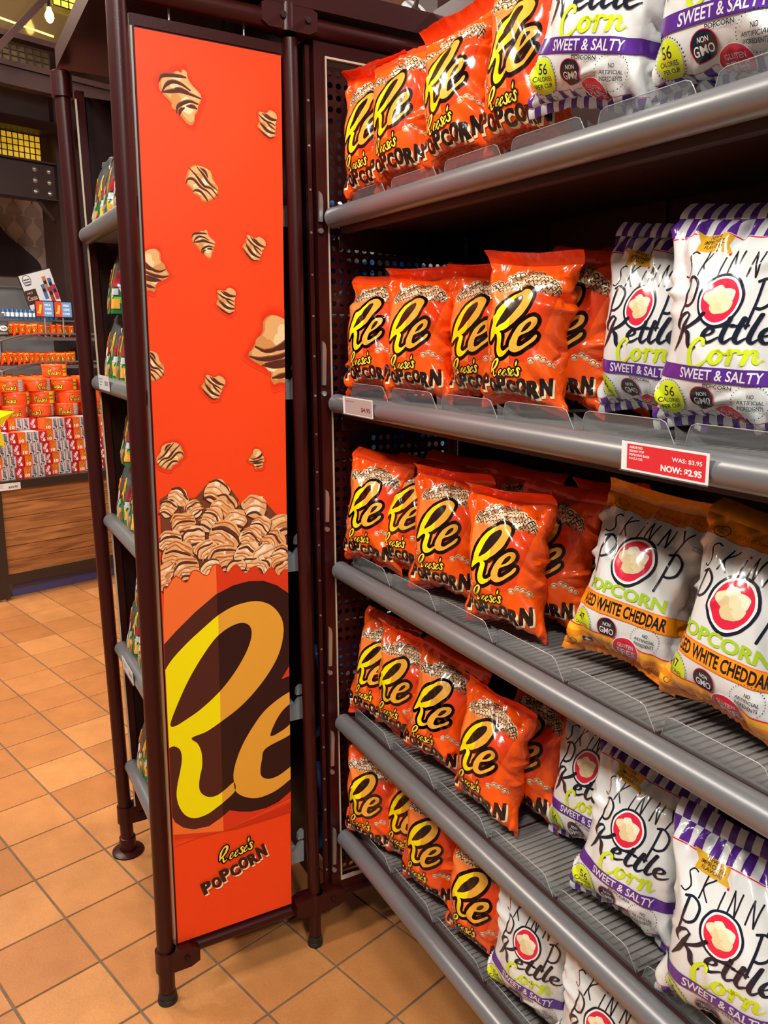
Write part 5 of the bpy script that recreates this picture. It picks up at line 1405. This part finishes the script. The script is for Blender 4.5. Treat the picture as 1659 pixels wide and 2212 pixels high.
# ---- wall rack with hanging orange bags behind
M_GREYW = mat('grey_rack', (120, 116, 112), rough=.4, metal=.4)
for k, (z, s0, s1) in enumerate(((1.505, .30, 1.35), (1.312, .30, 1.35), (1.16, .30, 1.35))):
    t = sthing('wall_shelf', 'grey steel shelf of small orange bags behind the tins, ' + ['upper', 'middle', 'lower'][k] + ' level', 'shelf', .30, 1.0, z)
    MB().box((0, -.02, -.022), (s1 - s0, .24, 0)).build('deck', M_GREYW, t)
    MB().tube([(-.06, -.05, .0), (.10, -.16, -.03), (.25, -.10, .005), (.42, -.03, .022), (1.05, -.03, .026)], .007, 10).build('guard_rail', M_STEEL, t, True)
    MB().tube([(.10, -.16, -.03), (.10, -.16, -.13)], .007, 10).build('guard_post', M_STEEL, t, True)
a = Art(); add_re(a, .000026, .000026, 0, .048, .003); a.add(poly_tris(rect(-.016, .012, .016, .022)), (60, 26, 16)); a.add(poly_tris(rect(-.018, .074, .018, .082)), (250, 206, 60))
pre = presplit(a, .062, .092, 10, 14); SMB = []
for sd in (51, 52):
    P = sim_bag(.062, .092, 10, 14, sd, .018, 140); P[..., 2] -= P[0, :, 2].min()
    SMB.append((film_body('small_bag', P, (240, 70, 18)), wrap_print('small_bag_print', pre, P, eps=6e-5, base=2e-4)))
rs_ = random.Random(12)
for k, (z, s0, n, ds) in enumerate(((1.5055, .50, 12, .043), (1.3125, .42, 16, .037), (1.1605, .42, 12, .044))):
    for j in range(n):
        b, p = SMB[j % 2]; t = sthing('small_bag', 'small orange candy bag, ' + ORD[j] + ' from the dark grey bags on the ' + ['upper', 'middle', 'lower'][k] + ' grey shelf', 'candy bag', s0 + j * ds, 1.03 + rs_.uniform(-.006, .006), z, 'small orange bags on the ' + ['upper', 'middle', 'lower'][k] + ' grey shelf')
        t.rotation_euler = (0, 0, BA + rs_.uniform(.1, .6)); t.scale = (1.0, 1.0, 1.0 + rs_.uniform(-.04, .08))
        link('film', b, M_FILM, t); link('printed_front', p, M_FILM, t)
# blue and white tubes on a higher shelf
t = sthing('wall_shelf', 'thin grey shelf of blue and white tubes behind the orange bags', 'shelf', .55, 1.25, 1.628); MB().box((0, -.03, -.012), (.62, .1, 0)).build('deck', M_GREYW, t)
me1 = MB().lathe([(.012, 0), (.0125, .002), (.0125, .058), (.008, .064), (.008, .070)], n=14, col=(36, 92, 150)).mesh('tube', True); me2 = MB().lathe([(.0128, .016), (.0128, .044)], n=14, col=(232, 236, 240)).mesh('tube_label', True)
for j in range(13):
    t = sthing('candy_tube', 'blue candy tube with white label, ' + ORD[j] + ' from the dark grey bags', 'candy tube', .60 + j * .031, 1.25, 1.6283, 'blue tubes on the thin grey shelf'); link('tube', me1, M_BOX, t); link('tube_label', me2, M_BOX, t)
# dark grey bags on pegs at the left
a = Art(); a.add(poly_tris(disc(0, .055, .026, .018)), (220, 216, 212)); a.add(text('DARK', 0, .055, .034, .012, bold=.03), (40, 38, 40)); a.add(text('SWEETS', 0, .022, .05, .012, bold=.03), (210, 206, 200))
pre = presplit(a, .085, .105, 10, 12); P = sim_bag(.085, .105, 10, 12, 61, .02, 140); P[..., 2] -= P[0, :, 2].min(); gb = film_body('grey_bag', P, (78, 74, 74)); gp = wrap_print('grey_bag_print', pre, P, eps=6e-5, base=2e-4)
for j, (s, z) in enumerate(((.40, 1.506), (.49, 1.506), (.39, 1.66))):
    t = sthing('grey_bag', ['dark grey candy bag standing furthest from the small orange bags', 'dark grey candy bag touching the row of small orange bags', 'dark grey candy bag on the bar above the other two'][j], 'candy bag', s, 1.00, z, 'dark grey candy bags'); link('film', gb, M_FILM, t); link('printed_front', gp, M_FILM, t)
t = sthing('peg_bar', 'grey steel bar carrying a dark grey candy bag', 'bar', .36, 1.0, 1.645); MB().box((-.1, -.02, -.012), (.14, .10, .0135)).build('bar', M_GREYW, t)
# framed grey panels and signs
pn = sthing('grid_panel', 'grey steel backing panel with upright tubes behind the signs', 'panel', .3, 1.7, 0)
MB().box((0, .02, .3), (1.4, .04, 1.86)).build('panel_sheet', mat('panel_grey', (122, 120, 120), rough=.6), pn)
for x in (.42, .86, 1.3): MB().tube([(x, 0, .02), (x, 0, 1.90)], .010, 12).build('upright', M_STEEL, pn, True)
MB().tube([(.0, 0, 1.87), (1.4, 0, 1.87)], .008, 10).build('crossbar', M_STEEL, pn, True)
def sign(name, label, s, d, z, wd, ht, art, face, roll=0, post=None):
    t = sthing(name, label, 'sign', s, d, z); t.rotation_euler = (0, roll, BA) if not roll else (Matrix.Rotation(BA, 3, 'Z') @ Matrix.Rotation(roll, 3, 'Y')).to_euler()
    MB().box((0, 0, 0), (wd, .006, ht), face).build('board', M_INK, t)
    MB().box((-.006, .001, -.006), (wd + .006, .009, ht + .006)).build('frame', M_IRON, t)
    link('printed_face', flat_art_mesh('sign_print', art, (0, 0, 0), (1, 0, 0), (0, 0, 1), (0, -1, 0), eps=5e-5, base=3e-4, clip=(0, 0, wd, ht)), M_INK, t)
    if post: MB().tube([(wd / 2, .012, -post), (wd / 2, .012, ht)], .006, 8).build('stand', M_STEEL, t, True)
a = Art(); a.add(poly_tris(rect(.0, .04, .085, .14)), (62, 36, 28)); a.add(text('HOT', .038, .118, .04, .014), (226, 200, 180)); a.add(text('Cocoa', .042, .083, .07, .034, bold=.02), (214, 170, 140))
a.add(outline(disc(.045, .205, .030, .036, 20), .004), (60, 60, 60)); 
for i in range(3): a.add(poly_tris(rect(.022, .206 - i * .018, .068, .215 - i * .018)), (90, 90, 92))
for i, (x, y, c) in enumerate(((.13, .10, (60, 110, 170)), (.155, .15, (190, 120, 70)), (.19, .13, (70, 100, 150)), (.205, .08, (190, 40, 60)), (.17, .07, (150, 60, 50)))): a.add(poly_tris(rect(x, y - .05, x + .028, y + .055)), c); a.add(poly_tris(rect(x + .004, y, x + .024, y + .025)), (40, 26, 24))
sign('tilted_placard', 'white placard with drink cups and the word Cocoa, tilted', 0.796, 1.25, 1.685, .235, .245, a, (216, 214, 212), -.30)
for j, (s, lab) in enumerate(((.715, 'orange and blue price board beside the dark column, outer one'), (.845, 'orange and blue price board touching the dark column'))):
    a = Art(); a.add(poly_tris(rect(0, 0, .048, .10)), (224, 66, 40)); a.add(text('Reeses', .024, .05, .06, .026, rot=1.4, bold=.05), (250, 206, 60)); a.add(poly_tris(rect(.05, 0, .12, .10)), (106, 156, 214))
    for i, s_ in enumerate(('MILK', 'CREME', '100')): a.add(text(s_, .083, .078 - i * .028, .045, .016, bold=.03), (236, 240, 244))
    sign('price_board', lab, s, .98, 1.645, .12, .10, a, (224, 66, 40), 0, .14)
# ---- patterned wall with the big drop-shaped panel
M_WALLP = mat('wallpaper_base', (206, 178, 160), rough=.7)
wl = MB().box((-2, 0, 0), (4.5, .1, 3.7)).build('wall_back', M_WALLP); wl.location = SB(0, 3.0, 0); wl.rotation_euler = (0, 0, BA); tag(wl, 'beige back wall printed with taupe drop shapes', kind='structure')
M_TAUPE = mat('wallpaper_drop', (172, 146, 134), rough=.7)
dropp = [(0, .62), (.05, .44), (.16, .28), (.30, .10), (.36, -.06), (.30, -.20), (.18, -.24), (0, -.25), (-.18, -.24), (-.30, -.20), (-.36, -.06), (-.30, .10), (-.16, .28), (-.05, .44)]
lp = smooth_closed(dropp, 3)
mb = MB(); mb.prism([(x * .20, -.004, y * .17) for x, y in lp], (0, .006, 0)); dm = mb.mesh('wall_drop')
mb = MB(); mb.prism([(x * .20, -.004, -y * .17) for x, y in lp[::-1]], (0, .006, 0)); dm2 = mb.mesh('wall_drop')
for r in range(7):
    for c in range(9):
        s = .95 + c * .165
        o = link('wall_drop', dm if r % 2 == 0 else dm2, M_TAUPE, wl, (s + (.0825 if (r // 2) % 2 else 0), -.001, 2.03 + r * .13 + (.06 if r % 2 == 0 else .105)))
o = MB().box((-2, -.006, 0), (4.5, 0, 2.02)).build('wall_panel_lower', mat('lower_wall', (176, 168, 160), rough=.7), wl)
mb = MB(); kl = smooth_closed([(0, .98), (.06, .72), (.17, .42), (.36, .16), (.50, -.06), (.52, -.22), (.42, -.33), (.2, -.36), (-.2, -.36), (-.42, -.33), (-.52, -.22), (-.50, -.06), (-.36, .16), (-.17, .42), (-.06, .72)], 4)
mb.prism([(x * .82, -.03, y * .46) for x, y in kl], (0, .03, 0))
o = mb.build('drop_panel', mat('drop_brown', (52, 26, 22), rough=.5)); o.location = SB(1.335 - .13, 2.985, 2.20); o.rotation_euler = (0, 0, BA); tag(o, 'large dark brown chocolate-drop shaped wall panel', 'wall panel')
# ---- dark column, bolted bulkhead, lattice lights
M_COLB = mat('column_brown', (56, 32, 27), rough=.5, var=.1)
def sbox(name, label, cat, p0, p1, material, kind=None):
    o = MB().box(p0, p1).build(name, material); o.location = SB(0, 0, 0); o.rotation_euler = (0, 0, BA)
    return tag(o, label, None if kind else cat, kind=kind)
sbox('trim_1', 'dark brown square column behind the sweet display', None, (1.150, 1.45, 0), (1.46, 1.75, 3.75), M_COLB, 'structure')
bh = sbox('trim_2', 'dark brown steel bulkhead beam with round bolts', None, (-1.5, 1.50, 2.50), (1.18, 1.62, 2.745), M_COLB, 'structure')
for (s, z) in ((1.005, 2.700), (1.110, 2.696), (1.005, 2.622), (1.110, 2.618), (1.005, 2.545), (1.110, 2.542)):
    mb = MB(); mb.tube([(s, 1.502, z), (s, 1.494, z), (s, 1.486, z), (s, 1.482, z)], [.021, .021, .012, .004], 16); mb.build('bolt', M_STEEL, bh, True)
MB().box((-1.5, 1.46, 2.744), (1.18, 1.62, 2.756)).build('flange', M_COLB, bh); MB().box((-1.5, 1.46, 2.492), (1.18, 1.62, 2.502)).build('flange', M_COLB, bh)
MB().beam((1.02, 1.52, 2.49), (1.13, 1.52, 2.36), .02, .02).build('bracket', M_IRON, bh)
M_LIT = mat('lit_amber_glass', (226, 178, 40), rough=.5, emit=.55, var=.25, vscale=9)
lw = thing('window_1', 'amber lit lattice window above the bolted beam', None, SB(0, 0, 0), BA); lw['kind'] = 'structure'
def lattice(par, s0, s1, d, z0, z1, n, m, lit):
    MB().box((s0, d + .004, z0), (s1, d + .010, z1)).build('pane', lit, par)
    mb = MB()
    for k in range(n + 1): x = s0 + (s1 - s0) * k / n; mb.box((x - .003, d - .003, z0), (x + .003, d + .003, z1))
    for k in range(m + 1): z = z0 + (z1 - z0) * k / m; mb.box((s0, d - .003, z - .003), (s1, d + .003, z + .003))
    mb.build('lattice', M_IRON, par)
lattice(lw, -.2, 1.095, 1.58, 2.775, 2.945, 32, 4, M_LIT)
sbox('trim_3', 'dark brown panel above the lattice window', None, (-1.5, 1.52, 2.955), (3.2, 1.62, 3.75), mat('panel_brown', (64, 40, 34), rough=.5, var=.15), 'structure')
sbox('trim_4', 'dark brown band over the lattice window', None, (-1.5, 1.40, 2.95), (1.18, 1.55, 3.02), M_COLB, 'structure')
# glazed canopy high in the shop
cn = thing('window_2', 'dark glazed canopy with lattice panes high over the shop', None, SB(0, 0, 0), BA); cn['kind'] = 'structure'
M_SMOKE = mat('smoked_glass', (84, 68, 44), rough=.12, spec=.7)
lattice(cn, -.3, .76, .62, 3.125, 3.225, 22, 3, M_SMOKE)
for z in (3.095, 3.255): MB().box((-.6, .56, z - .016), (1.4, .64, z + .016)).build('glazing_bar', M_COLB, cn)
MB().box((-.6, .66, 3.255), (1.4, .67, 3.60)).build('pane', M_SMOKE, cn)
MB().box((-.6, .58, 2.98), (1.4, .66, 3.08)).build('glazing_bar', M_COLB, cn)
MB().beam((.30, .50, 3.02), (.74, .50, 3.52), .035, .035).build('glazing_bar', M_COLB, cn)
lattice(cn, .80, 1.05, .60, 3.50, 3.62, 5, 3, mat('lit_yellow_glass', (250, 226, 70), rough=.5, emit=1.1))
lb = sthing('lamp_bulb', 'bare glowing yellow bulb under the glazed canopy', 'lamp', .735, .52, 3.36)
MB().lathe([(.004, .09), (.012, .085), (.014, .07), (.024, .05), (.026, .03), (.018, .01), (.005, 0)], n=18).build('bulb', mat('bulb_glow', (255, 226, 110), rough=.3, emit=14), lb, True)
MB().tube([(0, 0, .085), (0, 0, .20)], .010, 12).build('socket', M_IRON, lb, True)
MB().tube([(-.5, .03, 3.335 - 3.36), (.03, .03, 3.30 - 3.36)], .006, 8).build('light_strip', mat('strip_glow', (255, 214, 110), rough=.3, emit=2.2), lb, True)
# ceiling speaker and service beam beyond the canopy of the rack
d_ = thing('ceiling_speaker', 'round pale grey ceiling speaker above the rack header', 'speaker', (-3.02, 1.80, 2.79)); d_.rotation_euler = (0, 1.05, .0)
MB().lathe([(.058, 0), (.060, .004), (.058, .010), (.040, .012), (.022, .016)], n=28).build('disc', mat('speaker_grey', (170, 168, 164), rough=.5), d_, True); MB().lathe([(.020, .0165), (.020, .022)], n=20).build('cone', M_IRON, d_, True)
MB().tube([(0, 0, 0), (-.5, .0, .70)], .010, 10).build('drop_rod', M_IRON, d_, True)
sbox('trim_5', 'dark brown service beam near the ceiling behind the header', None, (1.5, -1.9, 2.92), (4.5, -1.75, 3.75), M_COLB, 'structure')
# yellow foil star balloon and its neighbour at the edge of the view
st = sthing('foil_balloon', 'crinkled bright yellow foil star beside the sweet boxes', 'balloon', -.165, -.35, 1.075)
mb = MB(); pts = []
for k in range(10):
    t = math.pi / 2 + k * math.pi / 5; r = .165 if k % 2 == 0 else .082; pts.append((r * math.cos(t), r * math.sin(t)))
vs = [(0, -.045, 0)] + [(x, 0, z) for x, z in pts] + [(0, .045, 0)]
mb.add(vs, [(0, 1 + (k + 1) % 10, 1 + k) for k in range(10)] + [(11, 1 + k, 1 + (k + 1) % 10) for k in range(10)])
mb.build('foil', mat('yellow_foil', (252, 232, 20), rough=.22, spec=.7, coat=.3), st); MB().tube([(0, 0, -.13), (.02, .01, -.33), (.01, .36, -.371)], .0015, 6).build('ribbon', M_WHITECARD, st, True)
